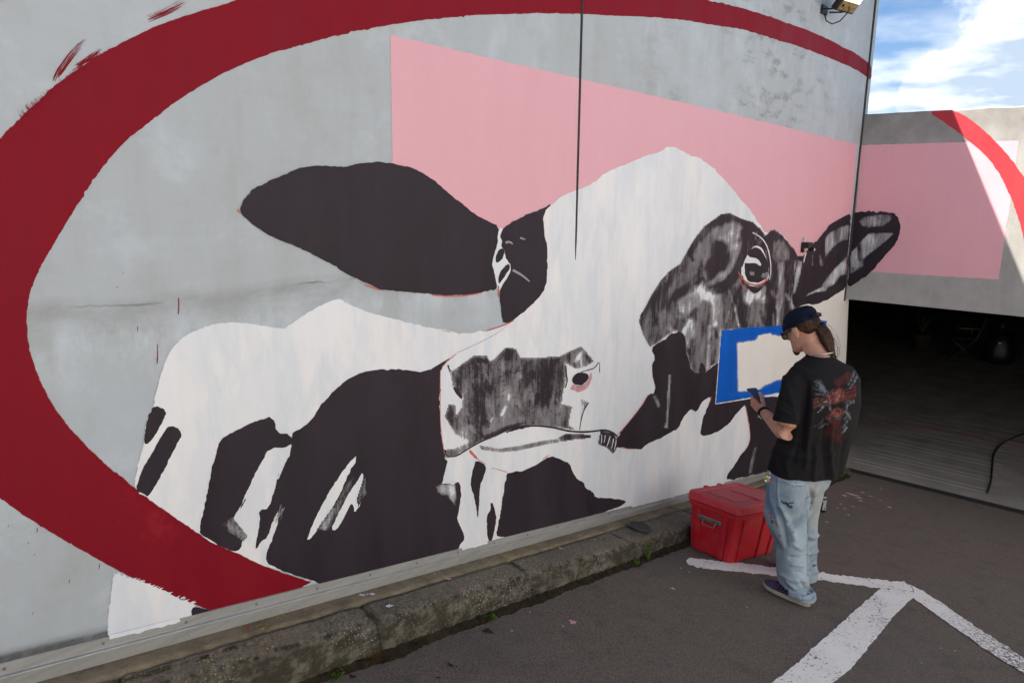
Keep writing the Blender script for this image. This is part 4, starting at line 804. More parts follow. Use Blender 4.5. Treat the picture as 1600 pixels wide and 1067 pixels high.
# --- red plastic crate with lid
t = NT('red_plastic', .38, .45); P = t.pos('obj'); a = t.noise(P, 7, 6, .7); b = t.noise(t.pos('obj', scale=(1, 1, .3)), 30, 4, .6)
c = t.mix(t.ramp(b, .3, .7), (.47, .010, .022), (.53, .016, .026)); t.col(t.mix(t.math('MULTIPLY', t.ramp(a, .50, .70), .40), c, (.36, .09, .08))); t.rough(t.ramp(a, .3, .7, .30, .55)); M_CRATE = t.m
t = NT('red_plastic_lid', .5, .4); P = t.pos('obj'); a = t.noise(P, 5, 6, .72); b = t.noise(t.pos('obj', scale=(.4, 2, 1)), 16, 5, .7)
nz = t.sepz(t.tc.outputs['Normal'])
c = t.mix(t.ramp(a, .35, .7), (.52, .035, .052), (.58, .06, .07)); dirt = t.math('MULTIPLY', t.ramp(nz, .85, .97), t.ramp(b, .42, .60))
t.col(t.mix(t.math('MULTIPLY', dirt, .55), c, (.30, .13, .10))); M_LID = t.m
M_STEEL = plain('brushed_steel', (.27, .27, .27), .35, .5, .85, var=.3, scale=25)
CW, CD, CH = .52, .335, .345
A0 = on_g(1139.5, 882)
yawc = math.radians(-9.5)
crate = tag(empty('storage_crate'), 'red plastic storage crate with a lid standing against the kerb', 'crate')
cu = Vector((math.cos(yawc), math.sin(yawc), 0)); cv = Vector((-math.sin(yawc), math.cos(yawc), 0))
cc = A0 + cu * (CW / 2) + cv * (CD / 2)
crate.matrix_world = ramp_frame(cc[0], cc[1], yawc, .002)
def rrect(hx, hy, r, z, n=4):
    pts = []
    for cx, cy, a0 in ((hx - r, hy - r, 0), (-hx + r, hy - r, PI / 2), (-hx + r, -hy + r, PI), (hx - r, -hy + r, 3 * PI / 2)):
        for q in range(n + 1): a_ = a0 + PI / 2 * q / n; pts.append(Vector((cx + r * math.cos(a_), cy + r * math.sin(a_), z)))
    return pts
def stack(name, secs, mat, par, smooth=False):
    V, Fc = ring_loft([rrect(*s_) for s_ in secs]); o = mesh(name, V, Fc, mat, par)
    if smooth:
        for p in o.data.polygons: p.use_smooth = len(p.vertices) == 4
    return o
hx, hy = CW / 2, CD / 2
tp = .028
stack('body', [(hx - .008, hy - .008, .03, 0), (hx, hy, .034, .012), (hx + tp * .86, hy + tp * .86, .034, CH - .05), (hx + tp, hy + tp, .034, CH)], M_CRATE, crate)
stack('rim', [(hx + tp - .002, hy + tp - .002, .034, CH - .040), (hx + tp + .010, hy + tp + .010, .04, CH - .034), (hx + tp + .014, hy + tp + .014, .04, CH - .004), (hx + tp - .002, hy + tp - .002, .035, CH)], M_CRATE, crate)
def rib(x, y, w2, d2, z1=CH - .036):
    V = []
    for z, k_ in ((.004, 0.0), (z1, 1.0)):
        ox = (tp * k_) * (1 if x > 0 else -1) * (1 if abs(abs(x) - hx) < .02 else abs(x) / hx); oy = (tp * k_) * (1 if y > 0 else -1) * (1 if abs(abs(y) - hy) < .02 else abs(y) / hy)
        V += [(x + ox + sx * w2, y + oy + sy * d2, z) for sx, sy in ((-1, -1), (1, -1), (1, 1), (-1, 1))]
    bm = bmesh.new(); vs = [bm.verts.new(v) for v in V]
    for f in ((3, 2, 1, 0), (4, 5, 6, 7), (0, 1, 5, 4), (1, 2, 6, 5), (2, 3, 7, 6), (3, 0, 4, 7)): bm.faces.new([vs[i] for i in f])
    bmesh.ops.bevel(bm, geom=list(bm.edges), offset=.004, segments=2, affect='EDGES')
    return bobj('rib', bm, M_CRATE, crate)
for x in (-hx + .075, -hx + .005 + .30, hx - .075): 
    rib(x, -hy, .014, .012); rib(x, hy, .014, .012)
for y in (-hy + .075, hy - .075): rib(-hx, y, .010, .020); rib(hx, y, .010, .020)
rib(-hx, -hy + .035, .008, .014, .34 - .05)
lid = stack('lid', [(hx + tp + .006, hy + tp + .006, .04, CH - .002), (hx + tp + .020, hy + tp + .020, .045, CH + .004), (hx + tp + .019, hy + tp + .019, .045, CH + .044), (hx + tp + .015, hy + tp + .015, .043, CH + .052), (hx + tp + .007, hy + tp + .007, .04, CH + .057), (hx + tp - .036, hy + tp - .036, .035, CH + .058), (hx + tp - .042, hy + tp - .042, .03, CH + .052)], M_LID, crate, False)
box('lid_panel', -hx + .06, hx - .02, -hy + .06, hy - .05, CH + .050, CH + .0565, M_LID, lid, bev=.004)
box('lid_panel', hx - .24, hx - .03, -hy - .01, hy - .09, CH + .056, CH + .062, M_LID, lid, bev=.004)
box('hinge_lug', -.10, -.06, hy + tp + .005, hy + tp + .03, CH + .02, CH + .062, M_LID, lid, bev=.005); box('hinge_lug', .06, .10, hy + tp + .005, hy + tp + .03, CH + .02, CH + .062, M_LID, lid, bev=.005)
# handle on the short end that faces the camera
xh = -hx - tp * .84 - .004
pl = box('handle', xh - .012, xh + .004, -hy + .085, hy - .065, CH - .112, CH - .082, M_STEEL, crate, bev=.006, seg=3)
V, Fc = tube([(xh - .012, -hy + .125, CH - .100), (xh - .020, -hy + .125, CH - .128), (xh - .022, -hy + .132, CH - .136), (xh - .022, hy - .122, CH - .136), (xh - .020, hy - .115, CH - .128), (xh - .012, hy - .115, CH - .100)], [.0032] * 6, 8, upv=(1, 0, 0))
mesh('bail', V, Fc, M_STEEL, pl, True)

# --- black lid lying on the kerb
c0 = on_g(999, 823, .13)
for _ in range(6): c0 = on_g(999, 823, kz(c0[0]) - G(c0[0]) + .008)
M_LIDB = plain('black_paint_lid', (.020, .018, .021), .55, .35, var=.3, scale=14); M_LIDR = plain('lid_rim_plastic', (.035, .038, .042), .35, .45)
bl = tag(empty('bucket_lid'), 'round black bucket lid lying on the kerb left of the red crate', 'lid')
bl.matrix_world = Matrix.Translation((c0[0], c0[1], kz(c0[0]) + .004)) @ Matrix.Rotation(SLOPE + .02, 4, 'Y') @ Matrix.Rotation(.10, 4, 'X')
def disc(name, secs, mat, par, n=40):
    rings = [[Vector((r * math.cos(2 * PI * q / n), r * math.sin(2 * PI * q / n), z)) for q in range(n)] for r, z in secs]
    V, Fc = ring_loft(rings); o = mesh(name, V, Fc, mat, par)
    for p in o.data.polygons: p.use_smooth = len(p.vertices) == 4
    return o
disc('rim', [(.074, 0), (.079, .003), (.0795, .010), (.077, .014), (.071, .0145), (.070, .009)], M_LIDR, bl)
disc('top', [(.0705, .002), (.0705, .0105), (.069, .0108)], M_LIDB, bl)

# --- spray can standing on the asphalt behind the legs
c0 = on_g(1284, 799)
M_CAN = plain('black_can_label', (.018, .018, .02), .35, .5, var=.2); M_CANW = plain('white_can_print', (.72, .72, .72), .5, .4); M_CANM = plain('can_metal', (.35, .35, .36), .3, .5, .8)
can = tag(empty('spray_can', (c0[0], c0[1], G(c0[0]) + .002)), 'black spray paint can with white lettering standing behind the jeans', 'spray can')
disc('body', [(.030, 0), (.0325, .003), (.0325, .128), (.031, .134)], M_CAN, can, 28); disc('shoulder', [(.031, .134), (.028, .142), (.019, .150), (.016, .151)], M_CANM, can, 24)
disc('cap', [(.022, .148), (.0225, .150), (.0215, .172), (.018, .177)], M_CAN, can, 24)
def can_bar(u0, u1, z0, z1):
    V = []; n = 5; a0 = math.atan2(-.60, -.80) + .25
    for i in range(n + 1):
        a_ = a0 + (u0 + (u1 - u0) * i / n) / .0325
        for z in (z0, z1): V.append((.0331 * math.cos(a_), .0331 * math.sin(a_), z))
    return V, [(2 * i, 2 * i + 2, 2 * i + 3, 2 * i + 1) for i in range(n)]
VV = []; FF = []
def addb(*a):
    V, Fc = can_bar(*a); o_ = len(VV); VV.extend(V); FF.extend([tuple(q + o_ for q in f) for f in Fc])
# the word ONE, turned on its side up the can
for u0, u1, z0, z1 in ((-.016, .016, .028, .034), (-.016, .016, .050, .056), (-.016, -.010, .034, .050), (.010, .016, .034, .050),
                       (-.016, .016, .064, .070), (-.016, .016, .086, .092), (-.015, -.005, .070, .076), (-.006, .006, .075, .081), (.005, .015, .080, .086),
                       (-.016, .016, .100, .106), (-.016, -.010, .106, .120), (-.003, .003, .106, .120), (.010, .016, .106, .120)): addb(u0, u1, z0, z1)
mesh('lettering', VV, FF, M_CANW, can)

# --- floodlight high on the wall
M_BLKM = plain('black_powder_coat', (.016, .017, .018), .5, .4, var=.25, scale=40)
c0 = on_y(1288, 6, YW)
fl = tag(empty('floodlight', (c0[0] - .02, YW, c0[2] - .06)), 'black floodlight with a lit yellowish lens high on the painted wall', 'floodlight')
fl.scale = (1.25, 1.25, 1.25)
def pf(o): o.parent = fl; return o
FX = 0.0
pf(box('wall_plate', -.05, .05, -.018, -.001, -.03, .03, M_BLKM, None, bev=.004))
V, Fc = tube([(-.04, -.015, 0), (-.04, -.10, -.01), (-.035, -.16, .005)], [(.014, .006)] * 3, 8); pf(mesh('bracket', V, Fc, M_BLKM)); V, Fc = tube([(.10, -.015, 0), (.10, -.10, -.01), (.095, -.16, .005)], [(.014, .006)] * 3, 8); pf(mesh('bracket', V, Fc, M_BLKM))
hd = empty('head', (.03, -.17, .05)); hd.parent = fl; hd.rotation_euler = (math.radians(-38), 0, 0)
bm = box_bm(-.115, .115, -.022, .025, -.085, .105, .008); h1 = bobj('housing', bm, M_BLKM, fl); h1.matrix_parent_inverse = Matrix(); h1.location = (.03, -.17, .05); h1.rotation_euler = (math.radians(40), 0, math.radians(-12))
bpy.data.objects.remove(hd)
t = NT('lamp_glass', .12, .5); t.col((.75, .62, .30)); t.b.inputs['Emission Color'].default_value = (1.0, .80, .42, 1); t.b.inputs['Emission Strength'].default_value = .6; M_LAMP = t.m
t = NT('lamp_reflector', .35, .5); nn_ = t.noise(t.pos('obj'), 60, 4); t.col(t.mix(t.ramp(nn_, .4, .6), (.16, .11, .03), (.30, .22, .08))); M_REFL = t.m
g1 = box('lens', -.10, .10, -.0265, -.021, -.005, .092, M_LAMP, h1, bev=.002); g2 = box('lens', -.10, .10, -.0265, -.021, -.072, -.006, M_REFL, h1, bev=.002)
V, Fc = tube([(.0, -.012, -.02), (.0, -.03, -.075), (.01, -.07, -.10), (.02, -.12, -.085), (.025, -.165, -.035), (.03, -.175, .0)], [.0045] * 6, 8); pf(mesh('cable', V, Fc, M_BLKM, None, True))

# --- small sensor on the wall between the ears
c0 = on_y(1254, 384, YW)
M_BOXW = plain('white_plastic', (.55, .57, .57), .5, .4)
sn = tag(empty('wall_sensor', (c0[0], YW, c0[2])), 'small black sensor on a pale bracket between the cow eye and right ear', 'sensor')
for o in (box('mount', -.035, .0, -.03, -.002, .035, .075, M_BOXW, None, bev=.003), box('housing', -.05, .06, -.075, -.004, -.020, .034, M_BLKM, None, bev=.006), box('lens_head', .02, .07, -.10, -.045, -.052, -.010, M_BLKM, None, bev=.010, seg=3), box('lens_window', .030, .060, -.1015, -.098, -.046, -.022, M_BOXW, None, bev=.001), box('cable_clip', -.048, -.02, -.03, -.002, -.062, -.018, M_BLKM, None, bev=.004)): o.parent = sn

# --- weeds
M_LEAF = plain('weed_leaf', (.085, .14, .018), .6, .3, var=.35, scale=25); M_DRY = plain('dry_grass', (.16, .085, .025), .8, .2, var=.4, scale=25)
def tuft(name, px, py, label, mat, nblade, hgt, spread, wd, cat, leafy=False, seed=1, up=0.0):
    r = random.Random(seed); c0 = on_g(px, py); root = tag(empty(name, (c0[0], c0[1], G(c0[0]))), label, cat)
    V = []; Fc = []; SV = []; SF = []
    for b in range(nblade):
        a_ = r.random() * 2 * PI; L = hgt * (.45 + .6 * r.random()); d = Vector((math.cos(a_), math.sin(a_), 0)); base = d * spread * .25 * r.random(); lean = spread * (.3 + .9 * r.random())
        s = d.cross(Vector((0, 0, 1))); n = 6; o_ = len(V)
        for i in range(n + 1):
            u = i / n; p = base + d * lean * u * u + Vector((0, 0, L * u * (1 - .35 * u * lean / max(.01, hgt)) + up * u)); ww = wd * (1 - u) ** .6 * (.5 + r.random() * .5)
            V += [p - s * ww, p + s * ww]
        Fc += [(o_ + 2 * i, o_ + 2 * i + 1, o_ + 2 * i + 3, o_ + 2 * i + 2) for i in range(n)]
        if leafy:
            for i in range(2, n + 1):
                for sd_ in (-1, 1):
                    u = i / n; p = base + d * lean * u * u + Vector((0, 0, L * u)); ld = (s * sd_ + d * r.uniform(-.5, .5) + Vector((0, 0, .6))).normalized(); lw = ld.cross(Vector((r.random(), r.random(), .3))).normalized(); ll = .020 * (1.2 - .5 * u); o_ = len(SV)
                    SV += [p, p + ld * ll * .5 + lw * ll * .30, p + ld * ll, p + ld * ll * .5 - lw * ll * .30]; SF.append((o_, o_ + 1, o_ + 2, o_ + 3))
    mesh('stalks', V, Fc, mat, root)
    if leafy: mesh('leaves', SV, SF, mat, root)
    return root
tuft('weed', 1012, 876, 'green weed growing in the gutter below the bucket lid', M_LEAF, 7, .13, .03, .0035, 'weed', True, 3)
tuft('weed', 995, 884, 'tiny green seedling in the gutter left of the larger weed', M_LEAF, 4, .05, .02, .003, 'weed', True, 5)
tuft('dry_grass_tuft', 580, 1034, 'brown withered grass tuft at a joint between kerb stones', M_DRY, 70, .075, .055, .0022, 'grass tuft', False, 9)
tuft('weed', 772, 968, 'small moss plant at the kerb foot in the middle of its length', M_LEAF, 8, .02, .03, .003, 'weed', True, 12)
tuft('weed', 528, 1060, 'little green seedlings at the kerb foot near the bottom edge', M_LEAF, 6, .022, .035, .003, 'weed', True, 14)

# --- things inside the dark garage
def gz(px, py): return on_z(px, py, GF)
M_BAG = plain('black_bag_plastic', (.006, .006, .006), .45, .5, var=.3)
c0 = gz(1557, 566); rings = []
for z, r in ((0, .22), (.04, .27), (.2, .28), (.4, .25), (.55, .19), (.63, .10), (.70, .05), (.76, .09)):
    rings.append([Vector((r * (1 + .10 * mnoise.noise(Vector((math.cos(a_) * 2, math.sin(a_) * 2, z * 6)))) * math.cos(a_), r * math.sin(a_), z)) for a_ in [2 * PI * q / 26 for q in range(26)]])
V, Fc = ring_loft(rings); bag = tag(empty('rubbish_bag', (c0[0], c0[1], GF)), 'full black rubbish bag standing in the dark garage', 'bag'); mesh('sack', V, Fc, M_BAG, bag, True)
mesh('sticker', [(-.285, -.02, .40), (-.283, -.07, .41), (-.280, -.07, .43), (-.284, -.02, .43)], [(0, 1, 2, 3)], M_CANW, bag)
c0 = gz(1498, 560); M_TUBE = plain('dark_chair_tube', (.05, .05, .055), .4, .5, .5); M_SEAT = plain('chair_fabric', (.015, .014, .016), .85)
ch = tag(empty('garage_chair', (c0[0], c0[1], GF), .4), 'dark folding chair in the garage left of the rubbish bag', 'chair')
for x in (-.22, .22):
    for p in ([(x, -.22, 0), (x, .20, .44)], [(x, .24, 0), (x, -.20, .44), (x, -.30, .85)]):
        V, Fc = tube(p, [.013] * len(p), 8); mesh('leg', V, Fc, M_TUBE, ch, True)
box('seat', -.23, .23, -.2, .22, .43, .46, M_SEAT, ch, bev=.008); o = box('backrest', -.22, .22, -.31, -.27, .60, .86, M_SEAT, ch, bev=.01)
box('armrest', -.26, -.20, -.25, .15, .62, .645, plain('tan_wood', (.12, .07, .03), .6), ch, bev=.006)
c0 = gz(1437, 545); M_POT = plain('dark_pot', (.04, .03, .025), .8); M_FROND = plain('pale_frond', (.06, .05, .025), .7, var=.3)
pt = tag(empty('potted_palm', (c0[0], c0[1], GF)), 'potted plant with long arching leaves in the dark garage', 'plant')
disc('pot', [(.14, 0), (.19, .30), (.20, .32), (.18, .33)], M_POT, pt, 24)
for i in range(14):
    a_ = 2 * PI * i / 14 + .2; L = .55 + .2 * _rs.rand(); d = Vector((math.cos(a_), math.sin(a_), 0)); s = d.cross(Vector((0, 0, 1))); V = []
    for q in range(9): u = q / 8; p = d * (L * .6 * u) + Vector((0, 0, .32 + L * 1.3 * u - L * .75 * u * u)); ww = .022 * math.sin(PI * min(1, u + .12)) + .002; V += [p - s * ww, p + s * ww]
    mesh('leaf', V, [(2 * q, 2 * q + 1, 2 * q + 3, 2 * q + 2) for q in range(8)], M_FROND, pt)
M_HOSE = plain('black_hose', (.012, .012, .012), .5, .4); M_ORC = plain('orange_cable', (.14, .03, .008), .5, .4)
def floor_cable(name, pts, r, mat, label):
    P = chaikin([tuple(gz(1300 + a / 2.963, 440 + b / 2.963)) for a, b in pts], 2, False); V, Fc = tube([(p[0], p[1], GF + r + .001) for p in P], [r] * len(P), 8)
    return tag(mesh(name, V, Fc, mat, None, True), label, 'cable')
floor_cable('garage_hose', [(718, 980), (736, 930), (742, 860), (745, 800), (780, 755), (830, 728), (889, 706), (980, 690)], .008, M_HOSE, 'black hose curving over the striped garage floor')
floor_cable('extension_cable', [(90, 636), (200, 650), (310, 662), (500, 690), (700, 722), (889, 746), (1000, 770)], .007, M_ORC, 'orange cable lying straight across the garage floor')

# ================================================================ PERSON
PX, PY = 4.28, 1.33; PZ = G(PX)
def remesh(parts, voxel, smooth_it=6, fac=.5):
    """union of closed lofts as one continuous surface"""
    V = []; Fc = []
    for v, f in parts:
        o_ = len(V); V += [tuple(q) for q in v]; Fc += [tuple(i + o_ for i in g) for g in f]
    me = bpy.data.meshes.new('tmp'); me.from_pydata(V, [], Fc); me.update()
    bm = bmesh.new(); bm.from_mesh(me); bmesh.ops.recalc_face_normals(bm, faces=bm.faces[:]); bm.to_mesh(me); bm.free()
    o = bpy.data.objects.new('tmp', me); COL.objects.link(o)
    md = o.modifiers.new('r', 'REMESH'); md.mode = 'VOXEL'; md.voxel_size = voxel
    if smooth_it: sm = o.modifiers.new('s', 'SMOOTH'); sm.iterations = smooth_it; sm.factor = fac
    dg = bpy.context.evaluated_depsgraph_get(); dg.update()
    me2 = bpy.data.meshes.new_from_object(o.evaluated_get(dg)); bpy.data.objects.remove(o); bpy.data.meshes.remove(me)
    me2.materials.clear(); me2.shade_smooth(); return me2
def addmesh(name, me, mat, par):
    me.name = name; me.materials.append(mat); o = bpy.data.objects.new(name, me); COL.objects.link(o); o.parent = par; return o
def coords(me):
    a = np.empty(len(me.vertices) * 3, np.float32); me.vertices.foreach_get('co', a); return a.reshape(-1, 3).astype(float)
def normals(me):
    a = np.empty(len(me.vertices) * 3, np.float32); me.vertex_normals.foreach_get('vector', a); return a.reshape(-1, 3).astype(float)
def pxs(C):      # photo pixel of local body coordinates
    q = (C + np.array([PX, PY, PZ - CZ])) @ RM; return 800 + F * q[:, 0] / q[:, 2], 533.5 + F * q[:, 1] / q[:, 2], q
def polyd(px, py, pts):
    if len(pts) == 1: return np.hypot(px - pts[0][0], py - pts[0][1])
    d = np.full(px.shape, 1e9)
    for i in range(len(pts) - 1): d = np.minimum(d, segdist(px, py, pts[i], pts[i + 1]))
    return d
def folds(me, strokes, nz_amp=.004, nz_scale=9, seed=0, stretch=(1, 1, 1)):
    C = coords(me); N = normals(me); px, py, q = pxs(C)
    facing = np.einsum('ij,ij->i', N @ RM, -q / np.linalg.norm(q, axis=1)[:, None]) > -.15
    off = np.zeros(len(C))
    for pts, r, dep in strokes: off += np.where(facing, dep * np.exp(-(polyd(px, py, pts) / r) ** 2), 0)
    off += np.array([nz_amp * mnoise.noise(Vector((c[0] * nz_scale * stretch[0] + seed, c[1] * nz_scale * stretch[1], c[2] * nz_scale * stretch[2]))) for c in C])
    C += N * off[:, None]; me.vertices.foreach_set('co', C.astype(np.float32).ravel()); me.update()
def paint_px(me, base, strokes):
    """flat print / stains as vertex colours: (points, radius, colour, strength)"""
    C = coords(me); N = normals(me); px, py, q = pxs(C)
    facing = np.einsum('ij,ij->i', N @ RM, -q / np.linalg.norm(q, axis=1)[:, None]) > .02
    col = np.tile(np.array([*base, 1.0]), (len(C), 1))
    for pts, r, c, s in strokes:
        k_ = np.clip((r * 1.3 - polyd(px, py, pts)) / (r * .6), 0, 1) * s * facing
        col[:, :3] = col[:, :3] * (1 - k_[:, None]) + np.array(c) * k_[:, None]
    at = me.color_attributes.new('print', 'FLOAT_COLOR', 'POINT'); at.data.foreach_set('color', col.astype(np.float32).ravel())
def ell(c, a, b, rx, ry, n=28, p=2.3):
    out = []
    for q in range(n):
        t_ = 2 * PI * q / n; cs, sn = math.cos(t_), math.sin(t_); k_ = (abs(cs) ** p + abs(sn) ** p) ** (-1 / p)
        out.append(Vector(c) + Vector(a) * (rx * cs * k_) + Vector(b) * (ry * sn * k_))
    return out
def yawv(d): a_ = math.radians(d); return Vector((math.cos(a_), -math.sin(a_), 0)), Vector((math.sin(a_), math.cos(a_), 0))   # right, forward

person = tag(empty('person', (PX, PY, PZ)), 'person in a black printed t-shirt, baggy jeans and navy cap looking at a phone', 'person')

# materials
t = NT('skin', .5, .35); P = t.pos('obj'); a = t.noise(P, 22, 5, .6); b = t.noise(P, 140, 3)
c = t.mix(t.ramp(a, .3, .7), (.46, .225, .155), (.56, .30, .215)); t.col(c); t.bump(b, .12, .002); t.b.inputs['Subsurface Weight'].default_value = .08; t.b.inputs['Subsurface Radius'].default_value = (.012, .005, .003); M_SKIN = t.m
def cloth(name, rough=.9, weave=600, bump=.25, attr=True, c=(.5, .5, .5), var=.12, spec=.15, speck=False):
    t = NT(name, rough, spec); P = t.pos('obj'); a = t.noise(P, 9, 5, .6); w_ = t.noise(P, weave, 2)
    base = t.attr('print', 'Color') if attr else t.mix(0.0, c, c)
    if speck: base = t.mix(t.ramp(t.math('ADD', t.math('MULTIPLY', t.noise(P, 70, 5, .7), .6), t.math('MULTIPLY', t.noise(t.pos('obj', scale=(1, 1, .4)), 28, 4, .6), .4)), .44, .56, .15, 1.0), (.0135, .0125, .0135), base)
    hs = t.n.new('ShaderNodeHueSaturation'); t.l.new(base, hs.inputs['Color']); t.l.new(t.math('ADD', t.ramp(a, .3, .7, 1 - var, 1 + var), t.ramp(w_, .35, .65, -.06, .06)), hs.inputs['Value'])
    t.col(hs.outputs[0]); t.bump(w_, bump, .002); return t.m
M_TEE = cloth('black_tee', speck=True); M_DENIM = cloth('pale_denim', var=.16, weave=420); M_CAP = cloth('navy_cap_cloth', attr=False, c=(.0065, .0092, .022), weave=500, var=.2)
M_HAIR = None
t = NT('brown_hair', .6, .2); P = t.pos('obj', scale=(1, 1, 1)); a = t.noise(P, 35, 5, .6); b = t.noise(P, 160, 3)
t.col(t.mix(t.ramp(t.math('ADD', t.math('MULTIPLY', a, .6), t.math('MULTIPLY', b, .4)), .4, .62), (.011, .006, .004), (.06, .029, .015))); M_HAIR = t.m
M_LOCK = plain('brown_hair_lock', (.055, .027, .014), .5, .25, var=.5, scale=60)
M_BEARD = plain('dark_beard', (.03, .016, .011), .7, .3, var=.3, scale=120); M_FRAME = plain('black_acetate', (.008, .008, .009), .2, .5)
t = NT('spectacle_lens', .04, .6); t.col((.55, .62, .64)); t.b.inputs['Metallic'].default_value = .6; M_LENS = t.m
M_SILVER = plain('silver_chain', (.62, .62, .60), .25, .5, .9)

# --- torso directions
TY = 40.0
tr, tf = yawv(TY)
def shirt_ring(h, cx, cy, rx, ry, yaw=TY): a_, b_ = yawv(yaw); return ell((cx, cy, h), a_, b_, rx, ry, 32, 2.4)
def V3(*a): return Vector(a)
shL = V3(0, .035, 1.375) - tr * .165; shR = V3(0, .035, 1.37) + tr * .165
elL = V3(-.218, .138, 1.046); wrL = V3(.015, .375, 1.085)
elR = V3(.20, -.06, 1.09) + tf * .06; wrR = V3(.19, .21, 1.13)
# --- head frame
hr, hf0 = yawv(14.0); pit = math.radians(24)
hf = (hf0 * math.cos(pit) + V3(0, 0, -1) * math.sin(pit)).normalized(); hu = hr.cross(hf).normalized()
HC = V3(.035, .183, 1.620)
def H(r, f, u): return HC + hr * r + hf * f + hu * u
parts = []
rings = []
for u, f0, f1, w_ in ((-.120, .035, .076, .020), (-.108, .005, .090, .036), (-.088, -.035, .093, .050), (-.062, -.062, .090, .059), (-.036, -.084, .089, .066), (-.010, -.096, .087, .071), (.020, -.101, .091, .075), (.050, -.100, .091, .076), (.080, -.092, .079, .071), (.104, -.070, .054, .054), (.119, -.028, .018, .024)):
    rings.append(ell(H(0, (f0 + f1) / 2, u), hr, hf, w_, (f1 - f0) / 2, 28, 2.2))
parts.append(ring_loft(rings))
parts.append(ring_loft([ell(H(0, .080 + dd, u), hr, hf, ww, .018, 12, 2) for u, dd, ww in ((.022, .004, .007), (.005, .014, .009), (-.012, .022, .012), (-.026, .026, .015), (-.036, .012, .013))]))       # nose
parts.append(ring_loft([ell(H(0, .082, u), hr, hf, ww, dd, 12, 2) for u, ww, dd in ((-.052, .016, .008), (-.058, .022, .015), (-.064, .020, .012), (-.070, .022, .016), (-.078, .014, .008))]))         # lips
parts.append(ring_loft([ell(H(0, .070, u), hr, hf, .062, .026, 16, 2.4) for u in (.018, .026, .036, .044)]))                                                                             # brow
for s_ in (-1, 1):
    parts.append(ring_loft([ell(H(s_ * .083, -.006 - .010 * (u + .03), u), hr * s_ + hf * -.35, hf, .011 * k_ + .004, .023 * k_, 12, 2) for u, k_ in ((-.040, .35), (-.030, .75), (-.012, .85), (.006, 1.05), (.018, .95), (.025, .5))]))
    for f_, u_ in ((.080, .012),): parts.append(ring_loft([ell(H(s_ * .032, f_, u_ + q), hr, hf, .016 * k_, .010 * k_, 10, 2) for q, k_ in ((-.010, .4), (-.005, .9), (.005, .9), (.010, .4))]))
nb = V3(.0, .045, 1.455)
parts.append(tube([H(0, -.030, -.045), H(0, -.028, -.09), nb + V3(0, .015, .02), nb - V3(0, 0, .06)], [.058, .056, .060, .085], 20))
# trunk
parts.append(ring_loft([shirt_ring(h, cx, cy, rx, ry) for h, cx, cy, rx, ry in ((1.455, 0, .04, .09, .06), (1.42, 0, .035, .130, .075), (1.36, 0, .025, .165, .095), (1.2, 0, .01, .175, .11), (1.02, 0, .04, .155, .105), (.90, 0, .085, .165, .115), (.80, 0, .10, .16, .12))]))
# arms
def arm(sh, el, wr, k_=1.0):
    mid = (sh + el) / 2; fm = el.lerp(wr, .35)
    d = (wr - el).normalized()
    return tube([sh + V3(0, 0, .01), sh.lerp(el, .25), mid, sh.lerp(el, .85), el, el.lerp(wr, .12), fm, el.lerp(wr, .7), wr, wr + d * .012], [.034, .044, .050, .052, .047, .046, .044, .034, (.029, .024), (.028, .022)], 18)
parts += [arm(shL, elL, wrL), arm(shR, elR, wrR)]
# left hand: back towards the camera, thumb on top
hd = V3(.34, .82, .34).normalized(); hn = V3(.80, -.45, .15); hn = (hn - hd * hn.dot(hd)).normalized(); dn = hd.cross(hn).normalized()
if dn.z > 0: dn = -dn
def hand(w0, hd, hn, dn, ps):
    q = lambda a_, b_, c_: w0 + hd * a_ + hn * b_ + dn * c_
    ps.append(ring_loft([ell(q(a_, b_, 0.004), hn, dn, t_, w_, 18, 2.6) for a_, b_, t_, w_ in ((-.012, 0, .019, .026), (.012, .001, .017, .031), (.045, .003, .016, .040), (.075, .005, .015, .043), (.092, .008, .012, .040))]))
    for i, (L, c_) in enumerate(((.98, -.030), (1.06, -.009), (1.0, .013), (.84, .033))):
        P0 = q(.078, .004, c_); P1 = q(.078 + .040 * L, .012, c_ * 1.06 + .004); P2 = q(.088 + .042 * L, .040 * L + .006, c_ * 1.04 + .008); P3 = q(.070 + .020 * L, .056 * L, c_ + .008)
        ps.append(tube([q(.055, .004, c_ * .9), P0, P0.lerp(P1, .55), P1, P1.lerp(P2, .5), P2, P3], [.0095, .0102, .0090, .0096, .0084, .0084, .0066], 12))
    ps.append(tube([q(.012, .010, -.020), q(.034, .018, -.040), q(.060, .030, -.052), q(.078, .036, -.056), q(.098, .040, -.058), q(.106, .041, -.057)], [.016, .0155, .0125, .0118, .0098, .0062], 12))
hand(wrL, hd, hn, dn, parts)
hd2 = V3(-.15, .85, .35).normalized(); hn2 = V3(-.85, -.1, .2); hn2 = (hn2 - hd2 * hn2.dot(hd2)).normalized(); dn2 = hd2.cross(hn2).normalized()
if dn2.z > 0: dn2 = -dn2
hand(wrR, hd2, hn2, dn2, parts)
# legs and feet
def leg(pts): return tube([Vector(p) for p, r in pts], [r for p, r in pts], 20)
GL = KS * -.21; GR = KS * .2
parts.append(leg([((-.08, .10, .86), .085), ((-.11, .11, .70), .082), ((-.14, .085, .47), .058), ((-.172, .038, .27), .046), ((-.196, .012, .16), .034), ((-.206, -.004, .08 + GL), .028), ((-.208, -.006, .05 + GL), .026)]))
parts.append(leg([((.08, .06, .86), .085), ((.11, .09, .70), .082), ((.14, .10, .47), .058), ((.16, .105, .27), .046), ((.178, .098, .16), .034), ((.188, .090, .07 + GR), .028), ((.19, .088, .04 + GR), .026)]))
body = addmesh('body', remesh(parts, .0042, 5, .45), M_SKIN, person)

